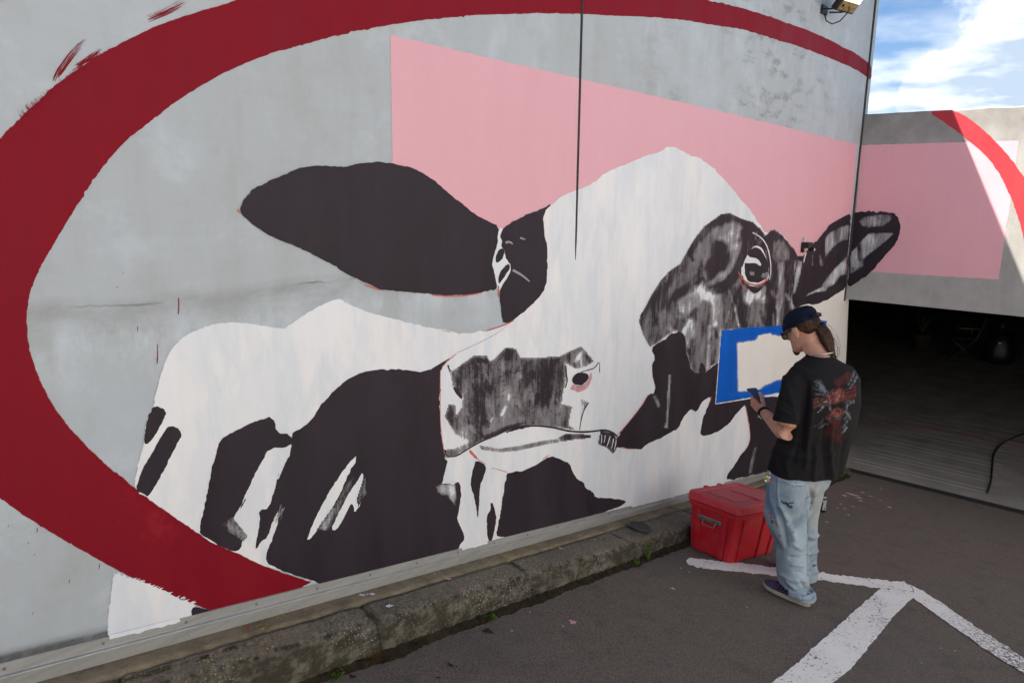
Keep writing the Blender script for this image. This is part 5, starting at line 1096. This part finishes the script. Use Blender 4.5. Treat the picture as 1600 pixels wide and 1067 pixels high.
# --- t-shirt
sp_ = [ring_loft([shirt_ring(h, cx, cy, rx, ry) for h, cx, cy, rx, ry in ((1.490, 0, .054, .076, .066), (1.474, 0, .048, .098, .078), (1.452, 0, .042, .132, .090), (1.425, 0, .036, .168, .104), (1.385, 0, .026, .190, .120), (1.33, 0, .014, .200, .131), (1.22, 0, .002, .205, .138), (1.08, 0, .015, .205, .142), (.95, 0, .050, .214, .148), (.84, 0, .070, .222, .152), (.775, 0, .078, .226, .154), (.765, 0, .078, .222, .150))])]
def sleeve(sh, el, side):
    d = (el - sh).normalized(); e0 = sh - d * .0 + V3(0, 0, .005) - tr * (side * -.0)
    return tube([sh - tr * side * .07 + V3(0, 0, .012), sh - tr * side * .02 + V3(0, 0, .006), sh.lerp(el, .12), sh.lerp(el, .35), sh.lerp(el, .60), sh.lerp(el, .78), sh.lerp(el, .80)], [.050, .066, .074, .077, .080, .084, .082], 24)
sp_ += [sleeve(shL, elL, -1), sleeve(shR, elR, 1)]
tm = remesh(sp_, .0052, 12, .5)
folds(tm, [(a_, b_, c_ * 1.5) for a_, b_, c_ in [([(1262, 600), (1256, 650), (1252, 700)], 4, -.012), ([(1272, 620), (1264, 680), (1258, 730)], 4, .008), ([(1226, 590), (1236, 620), (1244, 655)], 4, .006), ([(1215, 690), (1250, 700), (1275, 690)], 5, -.008), ([(1212, 705), (1260, 716), (1300, 708)], 5, .008), ([(1290, 660), (1285, 700), (1290, 745)], 5, -.008), ([(1300, 665), (1296, 700), (1302, 748)], 4, .008), ([(1275, 700), (1272, 748)], 4, .007), ([(1318, 690), (1312, 750)], 4, -.006), ([(1245, 570), (1262, 584), (1300, 590)], 5, .004), ([(1228, 720), (1232, 742)], 4, .006), ([(1210, 720), (1214, 738)], 3, -.005), ([(1252, 664), (1240, 720)], 4, -.008), ([(1222, 625), (1244, 640)], 3, -.005), ([(1220, 640), (1240, 652)], 3, .004)]], .005, 8, 3, (1, 1, .5))
T0 = (.0135, .0125, .0135); RD = (.15, .030, .026); RD2 = (.24, .075, .062); GY = (.15, .175, .19); LG = (.28, .32, .335); DK = (.012, .010, .010)
q_ = lambda pts: zz_(1140, 460, 3.558, pts)
pr = []
_r2 = np.random.RandomState(11)
for a0, b0 in ((470, 480), (465, 520), (480, 555), (470, 605), (470, 630)): pr.append((q_([(a0, b0), (a0 + 40, b0 + (560 - b0) * .35), (550, 570)]), 1.3, GY, .55))
for k_ in range(16):
    u = _r2.rand(); pr.append((q_([(480 + 30 * _r2.rand(), 470 + 190 * u), (535 + 20 * _r2.rand(), 540 + 60 * u)]), .9, LG if k_ % 3 == 0 else GY, .45 + .3 * _r2.rand()))
for b0 in (578, 590, 606, 618): pr.append((q_([(462, b0 + 6), (500, b0), (548, b0 - 2)]), 1.3, RD, .85))
for b0 in (520, 540, 560, 572): pr.append((q_([(650, b0 + 8), (675, b0), (700, b0 - 8)]), 1.7, RD, .9))
for a0, b0, a1, b1 in ((660, 500, 695, 430), (670, 520, 705, 460), (690, 490, 715, 440), (640, 590, 690, 600), (650, 620, 690, 590), (645, 650, 672, 690), (640, 690, 665, 660), (630, 740, 655, 700), (625, 770, 650, 740), (540, 690, 575, 670), (500, 740, 530, 720), (550, 560, 575, 530), (645, 600, 650, 640), (560, 690, 545, 720)): pr.append((q_([(a0, b0), ((a0 + a1) / 2 + 3, (b0 + b1) / 2), (a1, b1)]), 1.7, LG if (a0 + b1) % 2 else GY, .6))
pr.append((q_([(600, 490), (640, 470), (660, 450)]), 6, (.10, .022, .020), .75)); pr.append((q_([(560, 770), (590, 740), (600, 790)]), 9, (.085, .016, .014), .75)); pr.append((q_([(560, 690), (600, 690)]), 7, (.14, .030, .026), .8))
pr.append((q_([(580, 570), (610, 560)]), 10, RD2, .95)); pr.append((q_([(590, 660), (615, 650)]), 7, RD2, .9)); pr.append((q_([(598, 545), (612, 555), (605, 580), (585, 590)]), 1.2, (.38, .16, .14), .8))
pr.append((q_([(570, 620), (582, 625)]), 3.2, DK, .95)); pr.append((q_([(610, 615), (622, 622)]), 3.6, DK, .95)); pr.append((q_([(597, 640), (600, 648)]), 1.4, DK, .9)); pr.append((q_([(575, 682), (600, 688), (628, 676)]), 1.2, DK, .8)); pr.append((q_([(560, 600), (558, 640)]), 1.6, LG, .6)); pr.append((q_([(640, 590), (640, 640)]), 2, (.04, .012, .012), .8))
for k_ in range(5): pr.append((q_([(576 + 11 * k_, 676), (576 + 11 * k_, 690)]), .6, LG, .6))
pr.append((q_([(470, 735), (510, 715), (520, 690)]), .8, GY, .5))
paint_px(tm, T0, pr)
tee = addmesh('t_shirt', tm, M_TEE, person); tee['label'] = 'black t-shirt with a red and grey skull print on the back'
V, Fc = tube([c_ + V3(0, 0, .004) for c_ in shirt_ring(1.487, 0, .052, .079, .067)] + [shirt_ring(1.487, 0, .052, .079, .067)[0] + V3(0, 0, .004)], [.006] * 33, 8); mesh('collar', V, Fc, cloth('black_rib', attr=False, c=(.014, .013, .014)), tee, True)

# --- jeans
def leg_rings(L, yaw=25):
    a_, b_ = yawv(yaw); return ring_loft([ell((x, y, h), a_, b_ + V3(0, 0, .50 * max(0, 1 - h / .22) if h < .22 else 0), rx, ry, 28, 2.3) for h, x, y, rx, ry in L])
jp = [leg_rings([(.96, 0, .06, .175, .125), (.86, 0, .085, .190, .140), (.76, 0, .105, .195, .150), (.68, 0, .115, .185, .145), (.62, 0, .115, .12, .11)], 35),
      leg_rings([(.80, -.075, .125, .110, .125), (.70, -.095, .130, .115, .130), (.60, -.115, .128, .112, .128), (.50, -.128, .128, .108, .128), (.43, -.138, .105, .102, .118), (.35, -.152, .066, .094, .100), (.26, -.168, .045, .090, .092), (.18, -.185, .028, .088, .090), (.12, -.196, .012, .088, .094), (.090 + GL, -.204, -.020, .086, .096), (.060 + GL, -.208, -.034, .080, .092)], 18),
      leg_rings([(.80, .075, .075, .110, .125), (.70, .095, .095, .112, .122), (.60, .115, .112, .106, .114), (.50, .130, .118, .100, .104), (.40, .145, .115, .092, .094), (.30, .160, .108, .086, .088), (.20, .172, .102, .083, .085), (.12, .182, .096, .082, .085), (.085 + GR, .188, .090, .082, .090), (.055 + GR, .190, .084, .078, .088)], 30)]
jm = remesh(jp, .0058, 5, .5)
y_ = lambda pts: zz_(1140, 720, 4.27, pts)
fs = [(y_([(520, 260), (510, 330), (470, 400), (400, 420)]), 4, -.014), (y_([(530, 340), (470, 420), (430, 460)]), 4, .010), (y_([(340, 300), (390, 400), (430, 520)]), 5, .012), (y_([(330, 330), (360, 440), (380, 560)]), 4, -.010), (y_([(250, 470), (300, 540), (330, 590)]), 5, -.010), (y_([(430, 560), (480, 590), (520, 570)]), 3.5, .007), (y_([(400, 640), (470, 650), (520, 630)]), 3, -.006), (y_([(420, 690), (480, 700), (522, 680)]), 3, .007), (y_([(440, 740), (500, 750), (530, 730)]), 2.6, -.006), (y_([(350, 760), (420, 800), (500, 800)]), 3, .008), (y_([(380, 850), (450, 880), (545, 850)]), 3, -.010), (y_([(400, 890), (480, 920), (560, 890)]), 3, .010), (y_([(470, 800), (510, 850), (540, 860)]), 3, -.008), (y_([(380, 800), (430, 850)]), 3, .008), (y_([(430, 920), (510, 940), (560, 905)]), 2.4, -.007),
      (y_([(530, 500), (560, 510), (590, 495)]), 3, .007), (y_([(530, 540), (560, 545), (590, 535)]), 3, -.006), (y_([(525, 620), (560, 612), (585, 600)]), 3, .007), (y_([(525, 690), (560, 680), (582, 670)]), 3, -.007), (y_([(530, 750), (560, 742), (582, 740)]), 3, .008), (y_([(520, 150), (560, 200), (600, 140)]), 4, .006), (y_([(520, 130), (550, 230), (545, 290)]), 3, -.010), (y_([(325, 115), (320, 200), (330, 280)]), 2.2, .004), (y_([(265, 120), (275, 250), (330, 420)]), 4, .006)]
folds(jm, [(a_, b_ * .9, c_ * 1.7) for a_, b_, c_ in fs], .007, 8, 5, (1, 1, .8))
DB = (.265, .325, .365)
jpn = [(y_([(380, 420), (430, 600), (470, 750)]), 16, (.37, .44, .475), .6), (y_([(560, 180), (600, 260), (580, 420)]), 10, (.38, .375, .34), .5), (y_([(270, 180), (275, 300), (300, 340)]), 7, (.13, .20, .32), .7), (y_([(340, 230), (390, 242)]), 2.2, (.15, .23, .40), .6), (y_([(250, 400), (270, 480), (330, 560)]), 7, (.22, .28, .33), .5), (y_([(560, 150), (610, 150)]), 8, (.33, .36, .36), .5),
       (y_([(345, 268), (365, 285), (372, 275), (400, 308)]), 1.3, (.015, .015, .022), .95), (y_([(365, 282), (385, 285), (425, 277)]), 1.1, (.015, .015, .022), .95), (y_([(385, 292), (412, 312), (415, 300)]), 1.4, (.015, .015, .022), .9),
       (y_([(262, 345), (280, 360), (272, 380), (300, 380)]), 1.0, (.36, .07, .09), .85), (y_([(300, 400), (320, 440)]), 1.0, (.36, .07, .09), .8), (y_([(255, 475), (268, 482)]), 1.4, (.33, .06, .08), .85), (y_([(326, 495), (336, 500)]), 1.3, (.33, .06, .08), .85), (y_([(278, 395), (285, 415), (290, 400)]), 1.1, (.02, .03, .06), .85), (y_([(556, 700), (575, 694)]), 1.2, (.03, .03, .03), .95), (y_([(580, 540), (586, 550)]), 1.0, (.4, .12, .14), .6),
       (y_([(318, 112), (360, 128), (400, 148)]), 1.0, (.55, .58, .58), .9), (y_([(440, 160), (495, 155)]), 1.0, (.55, .58, .58), .8), (y_([(400, 148), (408, 165), (415, 150), (440, 162)]), .8, (.60, .62, .62), .9), (y_([(360, 138), (430, 168), (480, 164)]), 1.6, (.12, .16, .21), .6), (y_([(318, 115), (316, 200), (330, 280), (420, 330)]), .8, (.17, .23, .29), .6), (y_([(500, 160), (520, 200), (512, 300)]), .8, (.17, .23, .29), .5), (y_([(518, 330), (520, 600), (522, 760)]), 1.4, (.15, .20, .25), .6)]
paint_px(jm, DB, jpn)
jeans = addmesh('jeans', jm, M_DENIM, person); jeans['label'] = 'baggy pale blue jeans stained with paint'

# --- shoes
M_SUEDE = plain('purple_suede', (.085, .055, .115), .9, .15, var=.25, scale=60, bump=.2); M_STRIPE = plain('black_shoe_stripe', (.014, .013, .015), .7, .2); M_SOLE = plain('cream_rubber_sole', (.42, .38, .28), .65, .25, var=.15, scale=20); M_LACE = plain('black_lace', (.008, .008, .009), .8, .2)
def shoe(x, y, z, yaw, side):
    L = .305
    M4 = Matrix.Translation((x, y, z)) @ Matrix.Rotation(-math.radians(yaw), 4, 'Z') @ Matrix.Rotation(SLOPE * math.cos(math.radians(yaw)), 4, 'Y')
    def outline(u):   # half width left, right along the sole
        return .034 + .016 * abs(math.sin(PI * min(1, u * 1.05))) ** .8 + .006 * math.exp(-((u - .72) / .18) ** 2)
    us = [0, .02, .06, .14, .28, .42, .56, .70, .82, .91, .97, 1.0]
    end = lambda u: min(1, math.sqrt(max(.02, 1 - ((u - .5) * 2) ** 6)))
    def rngs(h0, h1, wk, tilt=0):
        r = []
        for u in us:
            w_ = outline(u) * end(u) * wk; yy = u * L; z0 = h0(u); z1 = h1(u); r.append([Vector(p) for p in ((-w_, yy, z0), (-w_ * 1.02, yy, z0 + (z1 - z0) * .5), (-w_ * .96, yy, z0 + (z1 - z0) * .85), (-w_ * .5, yy, z1), (w_ * .5, yy, z1), (w_ * .96, yy, z0 + (z1 - z0) * .85), (w_ * 1.02, yy, z0 + (z1 - z0) * .5), (w_, yy, z0))])
        return r
    root = empty('shoe'); root.parent = person; root.matrix_local = M4
    V, Fc = ring_loft(rngs(lambda u: .003 + .010 * max(0, (u - .8) / .2) ** 2, lambda u: .030 + .004 * max(0, (u - .8) / .2), 1.0)); s1 = mesh('sole', V, Fc, M_SOLE, root, False)
    def top(u): return .036 + .064 * (1 - u) ** .6 * (1 if u < .9 else .9) * (1 if u > .03 else .8) + (.012 if .3 < u < .6 else 0)
    def toph(u):
        pts = ((0, .070), (.1, .078), (.3, .092), (.45, .096), (.6, .078), (.75, .062), (.88, .055), (.96, .048), (1.0, .036))
        for (a0, b0), (a1, b1) in zip(pts, pts[1:]):
            if u <= a1: return b0 + (b1 - b0) * (u - a0) / (a1 - a0)
        return .036
    R_ = []
    for u in us:
        w_ = outline(u) * end(u) * .95; yy = u * L; th = toph(u); n = 14; r = []
        for q in range(n): a_ = PI * q / (n - 1); r.append(Vector((-w_ * math.cos(a_) * (1 - .30 * math.sin(a_) * (th > .07)), yy * .985 + .002, .026 + (th - .026) * abs(math.sin(a_)) ** .75)))
        R_.append(r)
    V, Fc = ring_loft(R_); up = mesh('upper', V, Fc, M_SUEDE, root, True)
    for k_ in range(3):
        for sgn in (-1, 1):
            V = []; n = 7
            for q in range(n + 1):
                a_ = .12 + .95 * q / n; u = .40 + .075 * k_ + .05 * (1 - q / n) ; 
                for du in (-.016, .016):
                    uu = u + du; w_ = outline(uu) * end(uu) * .95; th = toph(uu); ang = a_; xx = w_ * math.cos(ang) * (1 - .30 * math.sin(ang) * (th > .07)) + .0022; V.append((sgn * xx, uu * L, .0275 + (th - .026) * abs(math.sin(ang)) ** .75))
            mesh('stripe', V, [(2 * q, 2 * q + 1, 2 * q + 3, 2 * q + 2) for q in range(n)], M_STRIPE, up)
    LP = []
    for k_ in range(5):
        u = .46 + .055 * k_; th = toph(u)
        LP.append(tube([(-.026, u * L, th - .010), (0, u * L + .006, th + .006), (.026, u * L, th - .010)], [.0045] * 3, 6))
    LP.append(tube([(0, .44 * L, .100), (.012, .40 * L, .118), (-.002, .36 * L, .135), (-.012, .40 * L, .118), (0, .44 * L, .100)], [.006] * 5, 6)); LP.append(tube([(0, .47 * L, .095), (0, .40 * L, .125), (0, .36 * L, .140)], [(.022, .006)] * 3, 10))
    V = []; Fc = []
    for v, f in LP: o_ = len(V); V += v; Fc += [tuple(i + o_ for i in g) for g in f]
    mesh('laces', V, Fc, M_LACE, root, True)
    return root
shoe(-.228, -.098, KS * -.228 + .001, 8.5, -1); shoe(.190, .02, KS * .19 + .001, 22, 1)

# --- cap, hair, glasses, beard, chain, watch
rings = []
def capring(u, f0, f1, w_, n=36): return ell(H(0, (f0 + f1) / 2, u), hr, hf, w_, (f1 - f0) / 2, n, 2.1)
V, Fc = ring_loft([capring(.034, -.106, .106, .086), capring(.066, -.110, .104, .087), (capring(.092, -.106, .095, .083)), capring(.114, -.092, .078, .072), capring(.130, -.066, .050, .050), capring(.137, -.03, .016, .020)])
def tiltback(V):   # the cap's rim rides up towards the back
    out = []
    for v in V:
        f_ = (v - HC).dot(hf); out.append(v + hu * (-.10 * (f_ - .0)))
    return out
cap = mesh('cap', tiltback(V), Fc, M_CAP, person, True)
cap['label'] = 'navy brimless cap with a rolled edge'
V, Fc = ring_loft([capring(.036, -.106, .106, .086), capring(.030, -.109, .110, .089), capring(.034, -.113, .114, .093), capring(.058, -.114, .113, .094), capring(.068, -.111, .108, .090), capring(.070, -.108, .104, .087)]); mesh('cuff', tiltback(V), Fc, M_CAP, cap, True)
P = tiltback([H(.0 + .05 * math.sin(a_), -.108 - .010 * math.cos(a_), .052) for a_ in [-1.2, -.6, 0, .6, 1.2]]); V, Fc = tube(P, [(.006, .012)] * 5, 10, upv=hu); mesh('strap', V, Fc, M_CAP, cap, True)
P = tiltback([H(.0, -.118, .054), H(-.004, -.132, .056)]); V, Fc = tube(P, [(.012, .009), (.010, .008)], 10, upv=hu); mesh('buckle', V, Fc, plain('cap_buckle', (.05, .04, .045), .5), cap, True)
disc_b = tube(tiltback([H(0, -.008, .134), H(0, -.008, .141)]), [.007, .004], 10); mesh('button', *disc_b, M_CAP, cap, True)
# hair: cap of hair over the nape plus a pony tail of strands
hp = [ring_loft([ell(H(0, -.050, u), hr, hf, w_, d_, 24, 2.2) for u, w_, d_ in ((-.045, .030, .018), (-.034, .050, .032), (-.016, .066, .044), (.008, .0755, .052), (.03, .078, .056), (.055, .078, .056))])]
tail0 = H(0, -.098, .006); tail = [tail0 + V3(0, .015, .0), tail0 + V3(.008, -.018, -.010), tail0 + V3(.012, -.045, -.045), tail0 + V3(.012, -.068, -.092), tail0 + V3(.010, -.086, -.132), tail0 + V3(.008, -.100, -.160)]
hp.append(tube(tail, [.034, .034, .038, .037, .026, .006], 16)); hp.append(tube([H(0, -.07, .03), tail0 + V3(.004, -.012, -.002)], [.055, .034], 16))
rr = random.Random(4)
for k_ in range(34):
    a_ = rr.random() * 2 * PI; o_ = V3(math.cos(a_), math.sin(a_) * .8, math.sin(a_) * .5); st_ = [p + o_ * r_ + V3(rr.uniform(-.003, .003), rr.uniform(-.003, .003), rr.uniform(-.003, .003)) for p, r_ in zip(tail, (.020, .029, .035, .034, .025, .014))]
    hp.append(tube(st_, [.006, .0065, .0065, .006, .005, .003], 6))
for k_ in range(26):     # hair combed from the temple back under the cap
    s_ = -1 if k_ < 20 else 1; u0 = rr.uniform(.0, .045); 
    st_ = [H(s_ * .077, .014 - rr.random() * .02, .030 + u0 * .5), H(s_ * .080, -.034, .010 + u0 * .7), H(s_ * .066, -.075, u0 * .6 - .002), H(s_ * .020, -.102, u0 * .3)]
    hp.append(tube(st_, [.004, .006, .007, .007], 6))
hair = addmesh('hair', remesh(hp, .0036, 2, .3), M_HAIR, person); hair['label'] = 'long brown hair tied in a pony tail'
FV = []; FF_ = []
for k_ in range(7):
    st_ = [tail0 + V3(rr.uniform(-.01, .02), -.02, rr.uniform(-.01, .03)), tail0 + V3(rr.uniform(-.02, .05), -.07, rr.uniform(-.04, .03)), tail0 + V3(rr.uniform(-.02, .05), -.115 - .03 * rr.random(), -.06 - .10 * rr.random()), tail0 + V3(rr.uniform(-.02, .04), -.120 - .02 * rr.random(), -.14 - .05 * rr.random())]
    v, f = tube([Vector(p) for p in chaikin([tuple(p) for p in st_], 2, False)], [.0006] * 14 if False else .0006, 4); o_ = len(FV); FV += v; FF_ += [tuple(i + o_ for i in g) for g in f]
for k_ in range(70):     # single locks lying over the combed hair
    u0 = rr.uniform(-.02, .055); e = rr.uniform(.0005, .0025); s_ = -1
    st_ = [H(s_ * (.0785 + e), .012 - rr.random() * .03 - max(0, .02 - u0) * 1.2, max(u0, .004) + .018 * rr.random()), H(s_ * (.0825 + e), -.036, u0 * .8 + .004), H(s_ * (.070 + e), -.078, u0 * .6 - .002), H(s_ * .028, -.106 - e, u0 * .3), tail0 + V3(.006, -.012, rr.uniform(-.02, .02))]
    pp_ = [Vector(q2) for q2 in chaikin([tuple(q2) for q2 in st_], 2, False)]; v, f = tube(pp_, rr.uniform(.0010, .0022), 5); o_ = len(FV); FV += v; FF_ += [tuple(i + o_ for i in g) for g in f]
for k_ in range(60):
    a_ = rr.random() * 2 * PI; o2 = V3(math.cos(a_), math.sin(a_) * .8, math.sin(a_) * .5); st_ = [p3 + o2 * (r_ + .002) + V3(rr.uniform(-.004, .004), rr.uniform(-.004, .004), rr.uniform(-.004, .004)) for p3, r_ in zip(tail, (.030, .033, .038, .037, .028, .016))]
    pp_ = [Vector(q2) for q2 in chaikin([tuple(q2) for q2 in st_], 2, False)]; v, f = tube(pp_, rr.uniform(.0010, .0024), 5); o_ = len(FV); FV += v; FF_ += [tuple(i + o_ for i in g) for g in f]
mesh('loose_locks', FV, FF_, M_LOCK, hair)
V, Fc = tube([tail0 + V3(.004, -.016, -.003), tail0 + V3(.008, -.028, -.008)], [.0275, .029], 16); mesh('hair_tie', V, Fc, M_LACE, hair, True)
gp = []
for s_ in (-1, 1):
    ctr = H(s_ * .033, .110, -.004); pts = [ctr + hr * (.028 * math.cos(a_)) + hu * (.020 * math.sin(a_)) + hf * (-.006 * abs(math.cos(a_)) if s_ * math.cos(a_) > 0 else 0) for a_ in [2 * PI * q / 20 for q in range(21)]]
    gp.append(tube(pts, [(.0042, .0048)] * 21, 8, upv=hf)); gp.append(tube([H(s_ * .062, .104, .006), H(s_ * .074, .070, .012), H(s_ * .080, .020, .018), H(s_ * .083, -.004, .014), H(s_ * .081, -.022, .000)], [(.003, .008), (.003, .0085), (.003, .007), (.0025, .005), (.0025, .004)], 8, upv=hu))
gp.append(tube([H(-.008, .114, .002), H(0, .116, .004), H(.008, .114, .002)], [.004] * 3, 8))
gp.append(tube([H(-.060, .109, .014), H(0, .115, .015), H(.060, .109, .014)], [(.0035, .0055)] * 3, 8, upv=hu))
V = []; Fc = []
for v, f in gp: o_ = len(V); V += v; Fc += [tuple(i + o_ for i in g) for g in f]
gl = mesh('glasses', V, Fc, M_FRAME, person, True); gl['label'] = 'thick black spectacles'
for s_ in (-1, 1):
    ctr = H(s_ * .033, .1095, -.004); n = 20; mesh('lens', [ctr + hr * (.026 * math.cos(2 * PI * q / n)) + hu * (.018 * math.sin(2 * PI * q / n)) for q in range(n)], [tuple(range(n))], M_LENS, gl)
addmesh('beard', remesh([ring_loft([ell(H(0, f_, u), hr, hf, w_, d_, 14, 2) for u, f_, w_, d_ in ((-.134, .082, .008, .006), (-.128, .080, .016, .013), (-.116, .078, .023, .020), (-.102, .082, .022, .018), (-.090, .090, .012, .010))])], .003, 2, .4), M_BEARD, person)
V, Fc = tube([c_ for c_ in ell(nb + V3(0, .014, .052), (hr * 1).normalized(), (hf0 + V3(0, 0, -.22)).normalized(), .070, .074, 40, 2)] + [ell(nb + V3(0, .014, .052), (hr * 1).normalized(), (hf0 + V3(0, 0, -.22)).normalized(), .070, .074, 40, 2)[0]], [.0032 if q % 2 else .0042 for q in range(41)], 6); mesh('neck_chain', V, Fc, M_SILVER, person, True)
wd = (wrL - elL).normalized(); wc_ = wrL - wd * .022; wa = wd.cross(V3(0, 0, 1)).normalized(); wb = wa.cross(wd).normalized()
wr_ = [wc_ + wa * (.036 * math.cos(a_)) + wb * (.031 * math.sin(a_)) for a_ in [2 * PI * q / 24 for q in range(25)]]
wt = empty('wristwatch'); wt.parent = person
V, Fc = tube(wr_, [(.009, .003)] * 25, 8, upv=wd); 
V, Fc = ring_loft([[c_ + wd * s_ for c_ in [wc_ + wa * (k_ * .036 * math.cos(a_)) + wb * (k_ * .031 * math.sin(a_)) for a_ in [2 * PI * q / 24 for q in range(24)]]] for s_, k_ in ((-.010, .9), (-.010, 1.06), (.010, 1.06), (.010, .9))], False); mesh('band', V, Fc, M_LACE, wt, True)
wf = wc_ + (hn * -.5 + dn * .7).normalized() * .036; fdir = (hn * -.5 + dn * .7).normalized(); V, Fc = tube([wf, wf + fdir * .008], [.017, .016], 20); mesh('case', V, Fc, M_SILVER, wt, True)

# --- phone in the left hand
def lw(v): return Vector(v) + V3(PX, PY, PZ)
q = lambda a_, b_, c_: wrL + hd * a_ + hn * b_ + dn * c_
pl_ = V3(.42, .78, .36).normalized(); pw_ = V3(.88, -.47, .0); pw_ = (pw_ - pl_ * pw_.dot(pl_)).normalized(); pc = q(.100, .034, -.036); pn_ = pl_.cross(pw_).normalized()
if pn_.z < 0: pn_ = -pn_
ph = tag(empty('phone'), 'dark phone with a reddish case held in the left hand', 'phone')
mm = Matrix.Identity(4)
for i in range(3): mm[i][0] = pw_[i]; mm[i][1] = pl_[i]; mm[i][2] = pn_[i]; mm[i][3] = lw(pc)[i]
ph.matrix_world = mm
stack('case', [(.036, .074, .009, -.0045), (.0375, .0755, .010, -.002), (.0375, .0755, .010, .0035), (.0365, .0745, .010, .0042)], plain('red_phone_case', (.20, .035, .045), .5), ph)
t = NT('phone_screen', .08, .6); t.col((.030, .055, .095)); stack('screen', [(.0345, .0725, .008, .0040), (.0342, .0722, .008, .0048)], t.m, ph)

# --- puzzle cube key ring hanging at the hip
cq = np.array([1200.5, 748.0]); dpt = 4.12
cw = RM @ np.array([(cq[0] - 800) / F * dpt, (cq[1] - 533.5) / F * dpt, dpt]); cw = Vector((cw[0], cw[1], cw[2] + CZ))
cube = tag(empty('puzzle_cube_key_ring', cw, .5), 'small colourful puzzle cube key ring hanging at the hip of the jeans', 'key ring')
cube.rotation_euler = (.25, .2, .5); hs = .019
box('cube', -hs, hs, -hs, hs, -hs, hs, M_LACE, cube, bev=.002)
cols = [plain('sticker_' + n_, c_, .4, .4) for n_, c_ in (('red', (.45, .03, .03)), ('yellow', (.75, .55, .03)), ('blue', (.02, .08, .45)), ('green', (.03, .30, .06)), ('white', (.7, .7, .7)), ('orange', (.6, .18, .02)))]
V = []; Fc = []; mi = []
for ax in range(3):
    for sg in (-1, 1):
        for i in range(3):
            for j in range(3):
                a0 = -hs + .0018 + i * (2 * hs - .001) / 3; b0 = -hs + .0018 + j * (2 * hs - .001) / 3; e = .0105; o_ = len(V)
                for da, db in ((0, 0), (e, 0), (e, e), (0, e)):
                    p = [0, 0, 0]; p[ax] = sg * (hs + .0006); p[(ax + 1) % 3] = a0 + da; p[(ax + 2) % 3] = b0 + db; V.append(tuple(p))
                Fc.append((o_, o_ + 1, o_ + 2, o_ + 3)); mi.append(rr.randrange(6))
st_o = mesh('stickers', V, Fc, None, cube)
for m_ in cols: st_o.data.materials.append(m_)
for p_, k_ in zip(st_o.data.polygons, mi): p_.material_index = k_
V, Fc = tube([(0, 0, hs), (.004, .002, hs + .012), (.002, .006, hs + .028)], [.0016] * 3, 6); mesh('loop', V, Fc, M_SILVER, cube, True)
